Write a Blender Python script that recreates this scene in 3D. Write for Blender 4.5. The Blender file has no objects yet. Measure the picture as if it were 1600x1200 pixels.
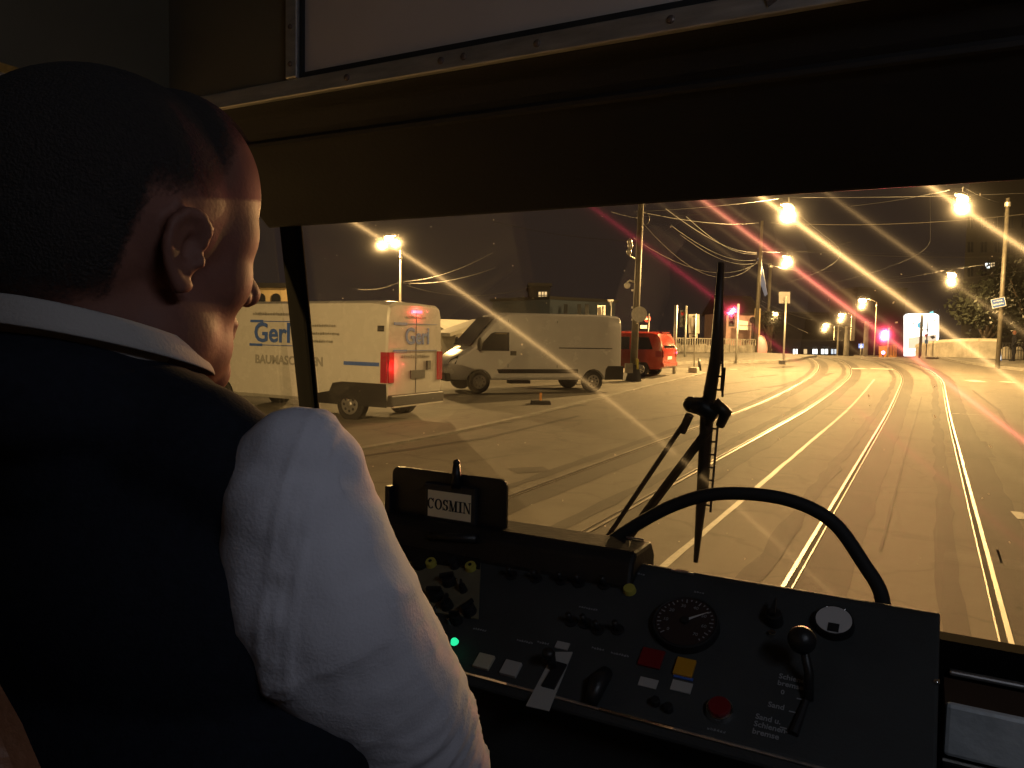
import bpy, bmesh, math, random
from mathutils import Vector as V, Matrix, noise
random.seed(7)
S=bpy.context.scene; COL=S.collection; D=bpy.data
rad=math.radians
# ------------------------------------------------------------------ camera
F=1203.0; YAW=rad(28.4); RHO=rad(1.18); PITCH=rad(3.78); EYE=V((0,0,1.95))
fw=V((-math.sin(YAW)*math.cos(PITCH),math.cos(YAW)*math.cos(PITCH),-math.sin(PITCH)))
r0=V((math.cos(YAW),math.sin(YAW),0)); u0=r0.cross(fw)
RT=r0*math.cos(RHO)+u0*math.sin(RHO); UP=RT.cross(fw)
cd=D.cameras.new('camera'); cam=D.objects.new('camera',cd); COL.objects.link(cam)
cd.sensor_fit='HORIZONTAL'; cd.sensor_width=36; cd.lens=36*F/1600; cd.clip_start=.02; cd.clip_end=2000
cam.matrix_world=Matrix(((RT.x,UP.x,-fw.x,EYE.x),(RT.y,UP.y,-fw.y,EYE.y),(RT.z,UP.z,-fw.z,EYE.z),(0,0,0,1)))
S.camera=cam
# ------------------------------------------------------------------ world
w=D.worlds.new('World'); S.world=w; w.use_nodes=True
nt=w.node_tree; nt.nodes.clear()
out=nt.nodes.new('ShaderNodeOutputWorld'); add=nt.nodes.new('ShaderNodeAddShader')
sky=nt.nodes.new('ShaderNodeTexSky'); sky.sky_type='NISHITA'; sky.sun_disc=False; sky.sun_elevation=rad(-8); sky.sun_rotation=rad(200)
b1=nt.nodes.new('ShaderNodeBackground'); b1.inputs[1].default_value=.02
b2=nt.nodes.new('ShaderNodeBackground'); b2.inputs[0].default_value=(.022,.0145,.0115,1); b2.inputs[1].default_value=1.0
nt.links.new(sky.outputs[0],b1.inputs[0]); nt.links.new(b1.outputs[0],add.inputs[0]); nt.links.new(b2.outputs[0],add.inputs[1]); nt.links.new(add.outputs[0],out.inputs[0])
S.view_settings.view_transform='Standard'; S.view_settings.look='None'; S.view_settings.exposure=0; S.view_settings.gamma=1
S.render.engine='CYCLES'; S.cycles.use_denoising=True; S.cycles.max_bounces=6; S.cycles.transparent_max_bounces=12
S.cycles.sample_clamp_indirect=2.0; S.cycles.use_light_tree=True; S.cycles.caustics_reflective=False; S.cycles.caustics_refractive=False
SODIUM=(1.0,.60,.22)
def lamp_light(loc,power,col=SODIUM,r=.12,name='lamp_glow',parent=None):
    l=D.lights.new(name,'POINT'); l.energy=power*(1.28 if col is SODIUM else 1); l.color=col; l.shadow_soft_size=r
    o=D.objects.new(name,l); COL.objects.link(o); o.location=loc
    if parent: o.parent=parent; o.matrix_parent_inverse=parent.matrix_world.inverted()
    return o
# ------------------------------------------------------------------ projection helpers (pixels of the 1600x1200 photo -> places)
def ray(px,py): return RT*((px-800)/F)-UP*((py-600)/F)+fw
def at(px,py,d): return EYE+ray(px,py)*d
def onY(px,py,Y): r=ray(px,py); return EYE+r*(Y/r.y)
def ss(a,b,x):
    t=min(1,max(0,(x-a)/(b-a))); return t*t*(3-2*t)
def tz(x,y): return .8*ss(20,52,y)-2.3*ss(58,120,y)
def G(px,py):
    d=ray(px,py); t=1.0; prev=t
    while t<500:
        p=EYE+d*t
        if p.z<tz(p.x,p.y):
            a,b=prev,t
            for _ in range(24):
                m=(a+b)/2; p=EYE+d*m
                if p.z<tz(p.x,p.y): b=m
                else: a=m
            return EYE+d*b
        prev=t; t*=1.01
    return EYE+d*120
def hor(px): return 520.6+(px-800)*.0206
def GD(px,d):
    p=at(px,hor(px),d); return V((p.x,p.y,tz(p.x,p.y)))
# ------------------------------------------------------------------ materials
M={}
def mat(name,col,rough=.6,metal=0,emit=None,es=0,noise_amt=0,nscale=8,bump=0,bscale=60,spec=.5,coat=0,stretch=None,ramp=None):
    if name in M: return M[name]
    m=D.materials.new(name); m.use_nodes=True; t=m.node_tree; p=t.nodes['Principled BSDF']
    p.inputs['Base Color'].default_value=(*col,1); p.inputs['Roughness'].default_value=rough; p.inputs['Metallic'].default_value=metal
    p.inputs['Specular IOR Level'].default_value=spec
    if coat: p.inputs['Coat Weight'].default_value=coat; p.inputs['Coat Roughness'].default_value=.08
    if emit: p.inputs['Emission Color'].default_value=(*emit,1); p.inputs['Emission Strength'].default_value=es
    tc=t.nodes.new('ShaderNodeTexCoord'); mp=t.nodes.new('ShaderNodeMapping'); t.links.new(tc.outputs['Object'],mp.inputs[0])
    if stretch: mp.inputs['Scale'].default_value=stretch
    if noise_amt:
        n=t.nodes.new('ShaderNodeTexNoise'); n.inputs['Scale'].default_value=nscale; n.inputs['Detail'].default_value=6; n.inputs['Roughness'].default_value=.62
        t.links.new(mp.outputs[0],n.inputs['Vector'])
        mx=t.nodes.new('ShaderNodeMix'); mx.data_type='RGBA'
        mx.inputs[6].default_value=(*[c*(1-noise_amt) for c in col],1); mx.inputs[7].default_value=(*[min(1,c*(1+noise_amt)) for c in col],1)
        mr=t.nodes.new('ShaderNodeMapRange'); mr.inputs[1].default_value=.3; mr.inputs[2].default_value=.7
        t.links.new(n.outputs[0],mr.inputs[0]); t.links.new(mr.outputs[0],mx.inputs[0]); t.links.new(mx.outputs[2],p.inputs['Base Color'])
        rr=t.nodes.new('ShaderNodeMapRange'); rr.inputs[3].default_value=max(.03,rough-.12); rr.inputs[4].default_value=min(1,rough+.1)
        t.links.new(n.outputs[0],rr.inputs[0]); t.links.new(rr.outputs[0],p.inputs['Roughness'])
    if bump:
        n2=t.nodes.new('ShaderNodeTexNoise'); n2.inputs['Scale'].default_value=bscale; n2.inputs['Detail'].default_value=4
        t.links.new(mp.outputs[0],n2.inputs['Vector'])
        bp=t.nodes.new('ShaderNodeBump'); bp.inputs['Strength'].default_value=bump; bp.inputs['Distance'].default_value=.01
        t.links.new(n2.outputs[0],bp.inputs['Height']); t.links.new(bp.outputs[0],p.inputs['Normal'])
    M[name]=m; return m
def asphalt_mat(name,col,big=.22):
    m=D.materials.new(name); m.use_nodes=True; t=m.node_tree; p=t.nodes['Principled BSDF']; p.inputs['Roughness'].default_value=.78
    tc=t.nodes.new('ShaderNodeTexCoord')
    def nz(s,det,r=.6,v=None):
        n=t.nodes.new('ShaderNodeTexNoise'); n.inputs['Scale'].default_value=s; n.inputs['Detail'].default_value=det; n.inputs['Roughness'].default_value=r
        t.links.new(v if v else tc.outputs['Object'],n.inputs['Vector']); return n.outputs[0]
    mp=t.nodes.new('ShaderNodeMapping'); mp.inputs['Scale'].default_value=(1.0,.13,1); t.links.new(tc.outputs['Object'],mp.inputs[0])
    a=nz(.35,5); b=nz(1.3,6,.65,mp.outputs[0]); c=nz(160,2); e=nz(5,6,.7)
    def math_(op,x,y):
        n=t.nodes.new('ShaderNodeMath'); n.operation=op
        for i,v in enumerate((x,y)):
            if isinstance(v,(int,float)): n.inputs[i].default_value=v
            else: t.links.new(v,n.inputs[i])
        return n.outputs[0]
    wv=t.nodes.new('ShaderNodeTexNoise'); wv.inputs['Scale'].default_value=1.4; wv.inputs['Detail'].default_value=5; t.links.new(tc.outputs['Object'],wv.inputs['Vector'])
    va=t.nodes.new('ShaderNodeVectorMath'); va.operation='MULTIPLY_ADD'; va.inputs[1].default_value=(1.1,1.1,0); t.links.new(wv.outputs['Color'],va.inputs[0]); t.links.new(tc.outputs['Object'],va.inputs[2])
    vo=t.nodes.new('ShaderNodeTexVoronoi'); vo.feature='DISTANCE_TO_EDGE'; vo.inputs['Scale'].default_value=.42; t.links.new(va.outputs[0],vo.inputs['Vector'])
    ck=t.nodes.new('ShaderNodeMapRange'); ck.inputs[1].default_value=.004; ck.inputs[2].default_value=.018; ck.inputs[3].default_value=.74; ck.inputs[4].default_value=1; t.links.new(vo.outputs[0],ck.inputs[0])
    st=t.nodes.new('ShaderNodeMapRange'); st.inputs[1].default_value=.56; st.inputs[2].default_value=.68; st.inputs[3].default_value=1; st.inputs[4].default_value=.78; t.links.new(nz(.9,4,.5),st.inputs[0])
    s=math_('ADD',math_('ADD',math_('MULTIPLY',a,1.0),math_('MULTIPLY',b,1.5)),math_('ADD',math_('MULTIPLY',c,.5),math_('MULTIPLY',e,.8)))
    mr=t.nodes.new('ShaderNodeMapRange'); mr.inputs[1].default_value=1.2; mr.inputs[2].default_value=2.6; mr.inputs[3].default_value=1-big*1.7; mr.inputs[4].default_value=1+big*1.5
    t.links.new(s,mr.inputs[0])
    vm=t.nodes.new('ShaderNodeVectorMath'); vm.operation='SCALE'; vm.inputs[0].default_value=col; t.links.new(math_('MULTIPLY',math_('MULTIPLY',mr.outputs[0],ck.outputs[0]),st.outputs[0]),vm.inputs['Scale']); t.links.new(vm.outputs[0],p.inputs['Base Color'])
    bp=t.nodes.new('ShaderNodeBump'); bp.inputs['Strength'].default_value=.35; bp.inputs['Distance'].default_value=.01; t.links.new(math_('ADD',c,e),bp.inputs['Height']); t.links.new(bp.outputs[0],p.inputs['Normal'])
    M[name]=m; return m
asphalt_mat('asphalt',(.112,.100,.084),.22); asphalt_mat('dark_asphalt',(.045,.038,.032),.3); asphalt_mat('paving',(.15,.14,.12),.2)
mat('steel',(.42,.39,.36),.5,1,noise_amt=.12,nscale=3); mat('groove',(.02,.018,.016),.9)
mat('road_paint',(.33,.32,.28),.6,noise_amt=.25,nscale=14,bump=.1); mat('concrete',(.36,.34,.30),.85,noise_amt=.3,nscale=1.6,bump=.3,bscale=20)
mat('kerb_stone',(.2,.19,.17),.8,noise_amt=.3,nscale=3)
mat('pole_paint',(.11,.10,.08),.55,.3,noise_amt=.3,nscale=6); mat('galvanised',(.42,.42,.40),.45,.7,noise_amt=.15,nscale=12)
mat('thin_wire',(.008,.008,.008),.6); mat('wire',(.035,.032,.027),.5,.5); mat('black_plastic',(.012,.012,.013),.42,bump=.08,bscale=300); mat('rubber',(.012,.012,.012),.75,noise_amt=.2,nscale=30)
mat('van_white',(.56,.56,.54),.28,noise_amt=.04,nscale=2,coat=.5); mat('van_grey',(.50,.51,.55),.26,.15,noise_amt=.04,nscale=2,coat=.6)
mat('van_red',(.32,.03,.018),.25,noise_amt=.06,nscale=2,coat=.7); mat('car_glass',(.012,.013,.015),.05,spec=.9); mat('trim_black',(.02,.02,.021),.5,noise_amt=.2,nscale=10)
mat('hubcap',(.42,.42,.42),.35,.8); mat('blue_print',(.05,.12,.42),.5); mat('grey_print',(.30,.30,.28),.6); mat('red_lens',(.2,.006,.01),.15,coat=.5)
mat('tail_lit',(.2,.006,.01),.2,emit=(1,.04,.04),es=.10); mat('red_glow',(.5,.02,.03),.3,emit=(1,.05,.09),es=9); mat('red_signal',(.5,.02,.03),.3,emit=(1,.06,.14),es=40); mat('sodium_bulb',(1,.8,.5),.4,emit=(1,.66,.27),es=60)
mat('cool_lit',(.6,.7,.8),.4,emit=(.55,.72,1),es=1.0); mat('warm_lit',(.7,.6,.4),.4,emit=(1,.8,.5),es=.55); mat('white_lit',(.8,.8,.8),.4,emit=(.86,.93,1),es=3.0)
mat('sign_back',(.08,.075,.075),.6); mat('sign_white',(.85,.84,.78),.5,noise_amt=.05); mat('sign_red',(.5,.03,.03),.4); mat('sign_blue',(.05,.16,.5),.4)
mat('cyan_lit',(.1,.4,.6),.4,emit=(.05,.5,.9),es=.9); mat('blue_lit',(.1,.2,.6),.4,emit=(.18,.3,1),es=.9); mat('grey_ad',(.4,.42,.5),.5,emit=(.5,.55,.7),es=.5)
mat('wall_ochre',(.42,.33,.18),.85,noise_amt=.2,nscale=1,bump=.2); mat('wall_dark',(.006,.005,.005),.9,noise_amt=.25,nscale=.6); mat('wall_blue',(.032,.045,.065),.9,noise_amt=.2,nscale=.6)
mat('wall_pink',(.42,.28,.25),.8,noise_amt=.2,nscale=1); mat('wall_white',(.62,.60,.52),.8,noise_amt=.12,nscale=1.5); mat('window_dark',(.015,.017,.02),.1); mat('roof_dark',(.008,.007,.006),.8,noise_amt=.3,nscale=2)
mat('orange_paint',(.55,.25,.06),.5,noise_amt=.1); mat('pink_paint',(.6,.27,.3),.6,noise_amt=.1); mat('bark',(.07,.055,.04),.9,noise_amt=.3); mat('leaf',(.014,.018,.010),.7,noise_amt=.5,nscale=1.2)
mat('graffiti',(.30,.28,.25),.85,noise_amt=.55,nscale=2.2,bump=.2); mat('flag_blue',(.07,.12,.4),.7,noise_amt=.2)
# cab materials
mat('cab_black',(.010,.0085,.008),.6,noise_amt=.25,nscale=7,bump=.1,bscale=120); mat('cab_cream',(.52,.45,.40),.55,noise_amt=.08,nscale=3,bump=.03,bscale=150)
mat('cab_olive',(.12,.105,.07),.65,noise_amt=.15,nscale=4); mat('aluminium',(.62,.60,.58),.4,.85,noise_amt=.2,nscale=14,stretch=(1,6,6)); mat('screw',(.16,.12,.1),.5,.6)
mat('panel_grey',(.034,.037,.037),.7,noise_amt=.22,nscale=9,bump=.12,bscale=220); mat('panel_olive',(.16,.14,.085),.6,noise_amt=.2,nscale=14); mat('edge_wear',(.35,.33,.3),.35,.7,noise_amt=.4,nscale=30)
mat('chrome',(.8,.8,.8),.15,1); mat('button_cream',(.45,.40,.30),.5); mat('button_white',(.36,.35,.33),.5); mat('button_red',(.16,.008,.01),.35); mat('button_amber',(.5,.24,.015),.4)
mat('lamp_yellow',(.45,.40,.07),.4); mat('green_led',(.0,.6,.25),.3,emit=(.03,1,.42),es=.9); mat('dial_black',(.035,.022,.02),.35); mat('dial_white',(.55,.53,.52),.4); mat('ink',(.01,.01,.012),.6)
mat('card',(.90,.78,.52),.6,noise_amt=.05); mat('label_grey',(.26,.27,.28),.6); mat('tan_leather',(.16,.065,.03),.5,noise_amt=.3,nscale=14,bump=.3,bscale=90); mat('box_grey',(.62,.65,.66),.4,.2,noise_amt=.22,nscale=12,bump=.25,bscale=40)  # card: white paper with warm light put into its colour
mat('matte_black',(.006,.006,.006),.95,spec=.05); mat('brown_wall',(.035,.020,.012),.6,noise_amt=.2); mat('tram_paint',(.3,.28,.24),.5); mat('floor_rubber',(.04,.04,.04),.8,noise_amt=.2)
mat('skin',(.16,.07,.05),.62,noise_amt=.14,nscale=35,bump=.05,bscale=320,spec=.2); M['skin'].node_tree.nodes['Principled BSDF'].inputs['Subsurface Weight'].default_value=.0
mat('stubble',(.022,.017,.015),.85,noise_amt=.45,nscale=330,bump=.8,bscale=520)
m_=mat('stubble',(.03,.022,.019)); t_=m_.node_tree; p_=t_.nodes['Principled BSDF']
at_=t_.nodes.new('ShaderNodeAttribute'); at_.attribute_name='hair_amount'; n3=t_.nodes.new('ShaderNodeTexNoise'); n3.inputs['Scale'].default_value=420; n3.inputs['Detail'].default_value=2
tc_=t_.nodes.new('ShaderNodeTexCoord'); t_.links.new(tc_.outputs['Object'],n3.inputs['Vector'])
mr_=t_.nodes.new('ShaderNodeMapRange'); mr_.inputs[1].default_value=.3; mr_.inputs[2].default_value=.7; mr_.inputs[3].default_value=-.35; mr_.inputs[4].default_value=.25; t_.links.new(n3.outputs[0],mr_.inputs[0])
ad_=t_.nodes.new('ShaderNodeMath'); ad_.operation='ADD'; ad_.use_clamp=True; t_.links.new(at_.outputs['Fac'],ad_.inputs[0]); t_.links.new(mr_.outputs[0],ad_.inputs[1])
mn_=t_.nodes.new('ShaderNodeMath'); mn_.operation='MULTIPLY'; mn_.inputs[1].default_value=.9; t_.links.new(ad_.outputs[0],mn_.inputs[0]); t_.links.new(mn_.outputs[0],p_.inputs['Alpha'])
mat('navy_cloth',(.008,.009,.014),.92,noise_amt=.3,nscale=160,bump=.12,bscale=420,spec=.15); mat('shirt',(.50,.48,.52),.85,noise_amt=.035,nscale=7,bump=.12,bscale=420,spec=.2); mat('shaded_collar_cloth',(.33,.30,.28),.85,bump=.1,bscale=420,spec=.2); mat('trousers',(.015,.015,.02),.9); mat('lamp_tube',(.8,.85,1),.4,emit=(.72,.82,1),es=4)  # collar copy of the shirt cloth, with its shade put into the colour
# windscreen: clear, with the fine wiped film that spreads light across its streaks
def glass_mat(name,streak,gl=.05,film=.0,glow=0):
    m=D.materials.new(name); m.use_nodes=True; t=m.node_tree; t.nodes.clear()
    o=t.nodes.new('ShaderNodeOutputMaterial'); tr=t.nodes.new('ShaderNodeBsdfTransparent'); tr.inputs[0].default_value=(.93,.94,.92,1)
    g=t.nodes.new('ShaderNodeBsdfGlossy'); g.inputs['Roughness'].default_value=.02
    m1=t.nodes.new('ShaderNodeMixShader'); m1.inputs[0].default_value=gl
    t.links.new(tr.outputs[0],m1.inputs[1]); t.links.new(g.outputs[0],m1.inputs[2]); last=m1.outputs[0]
    for (sc_,ru,rv) in streak or ():
        h=t.nodes.new('ShaderNodeBsdfHair'); h.component='Transmission'; h.inputs['RoughnessU'].default_value=ru; h.inputs['RoughnessV'].default_value=rv
        h.inputs['Color'].default_value=(sc_,sc_*.97,sc_*.97,1)
        tn=t.nodes.new('ShaderNodeCombineXYZ'); tv=(V((1,0,0))*math.cos(rad(52))+V((0,0,1))*math.sin(rad(52))).normalized()
        for i in range(3): tn.inputs[i].default_value=tv[i]
        t.links.new(tn.outputs[0],h.inputs['Tangent'])
        a=t.nodes.new('ShaderNodeAddShader'); t.links.new(last,a.inputs[0]); t.links.new(h.outputs[0],a.inputs[1]); last=a.outputs[0]
    if glow:
        h=t.nodes.new('ShaderNodeBsdfRefraction'); h.distribution='GGX'; h.inputs['Roughness'].default_value=.42; h.inputs['IOR'].default_value=1.012; h.inputs[0].default_value=(glow,glow,glow,1)
        a=t.nodes.new('ShaderNodeAddShader'); t.links.new(last,a.inputs[0]); t.links.new(h.outputs[0],a.inputs[1]); last=a.outputs[0]
    if film:
        h=t.nodes.new('ShaderNodeBsdfTranslucent'); h.inputs[0].default_value=(film,film,film,1)
        a=t.nodes.new('ShaderNodeAddShader'); t.links.new(last,a.inputs[0]); t.links.new(h.outputs[0],a.inputs[1]); last=a.outputs[0]
    t.links.new(last,o.inputs[0]); M[name]=m; return m
glass_mat('windscreen_glass',((.0048,.0006,.24),),.03,.002,.0075); glass_mat('side_glass',(),.05,.004)
# ------------------------------------------------------------------ object helpers
def tag(o,label,cat,group=None):
    o['label']=label; o['category']=cat
    if group: o['group']=group
    return o
def empty(name,loc=(0,0,0),rz=0,label=None,cat=None,group=None,parent=None):
    o=D.objects.new(name,None); COL.objects.link(o); o.empty_display_size=.1
    o.matrix_world=Matrix.Translation(loc)@Matrix.Rotation(rz,4,'Z')
    if parent: o.parent=parent
    if label: tag(o,label,cat,group)
    bpy.context.view_layer.update()
    return o
def obj(name,bm,m,parent=None,smooth=False,local=False,bevel=0,label=None):
    """links bm as one mesh. With parent and local=False, bm is in world space."""
    me=D.meshes.new(name); bmesh.ops.recalc_face_normals(bm,faces=bm.faces[:]); bm.to_mesh(me); bm.free()
    for k in (m if isinstance(m,(list,tuple)) else [m]): me.materials.append(M[k] if isinstance(k,str) else k)
    if smooth:
        for p in me.polygons: p.use_smooth=True
    o=D.objects.new(name,me); COL.objects.link(o)
    if parent:
        o.parent=parent
        if not local: o.matrix_parent_inverse=world_of(parent).inverted()
    if bevel:
        b=o.modifiers.new('bevel','BEVEL'); b.width=bevel; b.segments=2; b.limit_method='ANGLE'
    if label: o['label']=label
    return o
def world_of(o):
    mtx=o.matrix_basis.copy()
    if o.parent: mtx=world_of(o.parent)@o.matrix_parent_inverse@mtx
    return mtx
def struct(name,bm,m,kind='structure',**k):
    o=obj(name,bm,m,**k); o['kind']=kind; return o
def B(): return bmesh.new()
def box(bm,x0,x1,y0,y1,z0,z1,mtx=None):
    vs=[bm.verts.new((x,y,z)) for z in (z0,z1) for y in (y0,y1) for x in (x0,x1)]
    if mtx is not None:
        for v in vs: v.co=mtx@v.co
    for f in ((0,1,3,2),(4,6,7,5),(0,4,5,1),(2,3,7,6),(0,2,6,4),(1,5,7,3)): bm.faces.new([vs[i] for i in f])
    return bm
def frame_of(a,b):
    d=(b-a).normalized(); s=V((0,0,1)) if abs(d.z)<.95 else V((1,0,0))
    x=d.cross(s).normalized(); y=x.cross(d); return x,y,d
def tube(bm,pts,r,n=8,cap=True):
    pts=[V(p) for p in pts]; rs=r if isinstance(r,(list,tuple)) else [r]*len(pts); rings=[]
    px=None
    for i,p in enumerate(pts):
        a=pts[max(0,i-1)]; b=pts[min(len(pts)-1,i+1)]; x,y,d=frame_of(a,b)
        if px is not None:
            x=(px-d*px.dot(d)).normalized(); y=d.cross(x)*-1; y=x.cross(d)
        px=x
        rings.append([bm.verts.new(p+x*math.cos(t)*rs[i]+y*math.sin(t)*rs[i]) for t in [2*math.pi*k/n for k in range(n)]])
    for a,b in zip(rings,rings[1:]):
        for k in range(n): bm.faces.new((a[k],a[(k+1)%n],b[(k+1)%n],b[k]))
    if cap: bm.faces.new(rings[0]); bm.faces.new(rings[-1][::-1])
    return bm
def ell(bm,c,r,rot=None,seg=24,rings=16):
    mtx=Matrix.Translation(c)@(rot if rot else Matrix())@Matrix.Diagonal((*r,1))
    top=bm.verts.new(mtx@V((0,0,1))); bot=bm.verts.new(mtx@V((0,0,-1))); R_=[]
    for j in range(1,rings):
        t=math.pi*j/rings; R_.append([bm.verts.new(mtx@V((math.sin(t)*math.cos(2*math.pi*k/seg),math.sin(t)*math.sin(2*math.pi*k/seg),math.cos(t)))) for k in range(seg)])
    for k in range(seg):
        q=(k+1)%seg; bm.faces.new((top,R_[0][k],R_[0][q])); bm.faces.new((bot,R_[-1][q],R_[-1][k]))
        for a,c_ in zip(R_,R_[1:]): bm.faces.new((a[k],c_[k],c_[q],a[q]))
    return bm
def cone(bm,a,b,ra,rb,n=20):
    return tube(bm,[a,b],[ra,rb],n)
def caps(bm,pts,rs):
    """rounded tapered chain, closed pieces overlapping (for remeshing)"""
    pts=[V(p) for p in pts]
    for i in range(len(pts)):
        ell(bm,pts[i],(rs[i],)*3,seg=20,rings=12)
        if i+1<len(pts): tube(bm,[pts[i],pts[i+1]],[rs[i],rs[i+1]],20)
def poly(bm,pts):
    return bm.faces.new([bm.verts.new(p) for p in pts])
def prism(bm,pts,d):
    d=V(d); a=[bm.verts.new(p) for p in pts]; b=[bm.verts.new(V(p)+d) for p in pts]; n=len(a)
    bm.faces.new(a[::-1]); bm.faces.new(b)
    for i in range(n): bm.faces.new((a[i],a[(i+1)%n],b[(i+1)%n],b[i]))
def bake(o):
    bpy.context.view_layer.update(); dg=bpy.context.evaluated_depsgraph_get(); e=o.evaluated_get(dg)
    me=D.meshes.new_from_object(e); o.modifiers.clear(); old=o.data; o.data=me; D.meshes.remove(old); return o
def remesh(o,vox,smooth=4):
    m=o.modifiers.new('r','REMESH'); m.mode='VOXEL'; m.voxel_size=vox; m.use_smooth_shade=True
    if smooth: s=o.modifiers.new('s','SMOOTH'); s.iterations=smooth; s.factor=.5
    bake(o)
    for p in o.data.polygons: p.use_smooth=True
    return o
def cut(o,cutters_bm):
    bmesh.ops.recalc_face_normals(cutters_bm,faces=cutters_bm.faces[:]); me=D.meshes.new('c'); cutters_bm.to_mesh(me); cutters_bm.free(); c=D.objects.new('c',me); COL.objects.link(c)
    c.matrix_world=world_of(o)
    b=o.modifiers.new('b','BOOLEAN'); b.operation='DIFFERENCE'; b.object=c; b.solver='EXACT'
    bake(o); D.objects.remove(c)
def text_bm(bm,s,size,mtx,depth=.0004,align='CENTER',bold=0,spacing=1):
    cu=D.curves.new('t','FONT'); cu.body=s; cu.size=size; cu.align_x=align; cu.align_y='CENTER'; cu.extrude=depth; cu.offset=bold; cu.resolution_u=3; cu.space_character=spacing
    o=D.objects.new('t',cu); COL.objects.link(o); bpy.context.view_layer.update()
    me=D.meshes.new_from_object(o.evaluated_get(bpy.context.evaluated_depsgraph_get()))
    n=len(bm.verts); bm.from_mesh(me); bm.verts.ensure_lookup_table()
    for v in bm.verts[n:]: v.co=mtx@v.co
    D.objects.remove(o); D.curves.remove(cu); D.meshes.remove(me); return bm
def blur_bm(bm,n,size,mtx,depth=.0004,align='CENTER'):
    rnd=random.Random(n*7+int(size*1000)); w=size*.52; x=-n*w/2 if align=='CENTER' else 0
    for k in range(n):
        for q in range(2):
            x0=x+k*w+q*w*.42; h=size*rnd.choice((.34,.34,.5)); z0=-size*.25
            box(bm,x0,x0+w*rnd.uniform(.12,.34),z0+rnd.uniform(0,.1)*size,z0+h,0,depth,mtx)
        box(bm,x+k*w,x+k*w+w*.7,-size*.25+rnd.uniform(0,.3)*size,-size*.25+rnd.uniform(.3,.4)*size,0,depth,mtx)
    return bm
# ================================================================== GROUND, ROAD, TRACKS
def lin(a,b,n): return [a+(b-a)*i/(n-1) for i in range(n)]
bm=B(); xs=[-600,-300,-150]+lin(-100,100,41)+[150,300,600]; ys=[-60,-20,0]+lin(10,130,61)+[180,300,700]
gr=[[bm.verts.new((x,y,tz(x,y))) for x in xs] for y in ys]
for j in range(len(ys)-1):
    for i in range(len(xs)-1): bm.faces.new((gr[j][i],gr[j][i+1],gr[j+1][i+1],gr[j+1][i]))
struct('ground',bm,'asphalt',smooth=True)
def resample(pts,step=.8):
    o=[V((p[0],p[1])) for p in pts]; r=[o[0]]
    for a,b in zip(o,o[1:]):
        n=max(1,int((b-a).length/step))
        for i in range(1,n+1): r.append(a.lerp(b,i/n))
    return r
def strip(bm,pts,w,off,h=0,step=.8,jag=0):
    """flat ribbon following the terrain; h>0 gives it thickness"""
    ps=resample(pts,step); rows=[]
    for i,p in enumerate(ps):
        d=(ps[min(i+1,len(ps)-1)]-ps[max(i-1,0)]).normalized(); n=V((-d.y,d.x))
        row=[]
        for s in (-1,1):
            j=(noise.noise(V((p.x*1.3+s*9,p.y*1.3,3)))*jag) if jag else 0
            q=p+n*s*(w/2+j); row.append(q)
        rows.append([V((q.x,q.y,tz(q.x,q.y)+off+h)) for q in row])
    vs=[[bm.verts.new(q) for q in r] for r in rows]
    for a,b in zip(vs,vs[1:]): bm.faces.new((a[0],a[1],b[1],b[0]))
    if h:
        lo=[[bm.verts.new(q-V((0,0,h+.01))) for q in r] for r in rows]
        for k in (0,1):
            for a,b,c,d in zip(vs,vs[1:],lo,lo[1:]): bm.faces.new((a[k],b[k],d[k],c[k]))
        for k in (0,-1): bm.faces.new((vs[k][0],vs[k][1],lo[k][1],lo[k][0]))
def track_x(y): return -((y-33)**2)/135 if y>33 else 0
def track(c,y0=-30,y1=110): return [(c+track_x(y)*(1 if y<75 else 1),y) for y in lin(y0,min(y1,75),90)]
bm=B()
for c in (-4.32,-2.9,-.9,.54):
    strip(bm,track(c+(.22 if c in(-4.32,-.9) else .22)),.42,.003,jag=.06,step=.5)
    strip(bm,track(c-.3),.18,.0035,jag=.08,step=.5)
struct('trackside_strip',bm,'dark_asphalt')
for c0,nm in ((-3.61,'left'),(-.18,'right')):
    bm=B(); bg=B()
    for s in (-1,1):
        e=c0+s*.7175
        strip(bm,track(e+s*.022),.034,0,.014)           # running head
        strip(bg,track(e-s*.018),.038,.006)              # groove
        strip(bm,track(e-s*.044),.012,0,.012)            # lip
    struct('tram_rails',bm,'steel'); struct('rail_grooves',bg,'groove')
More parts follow.
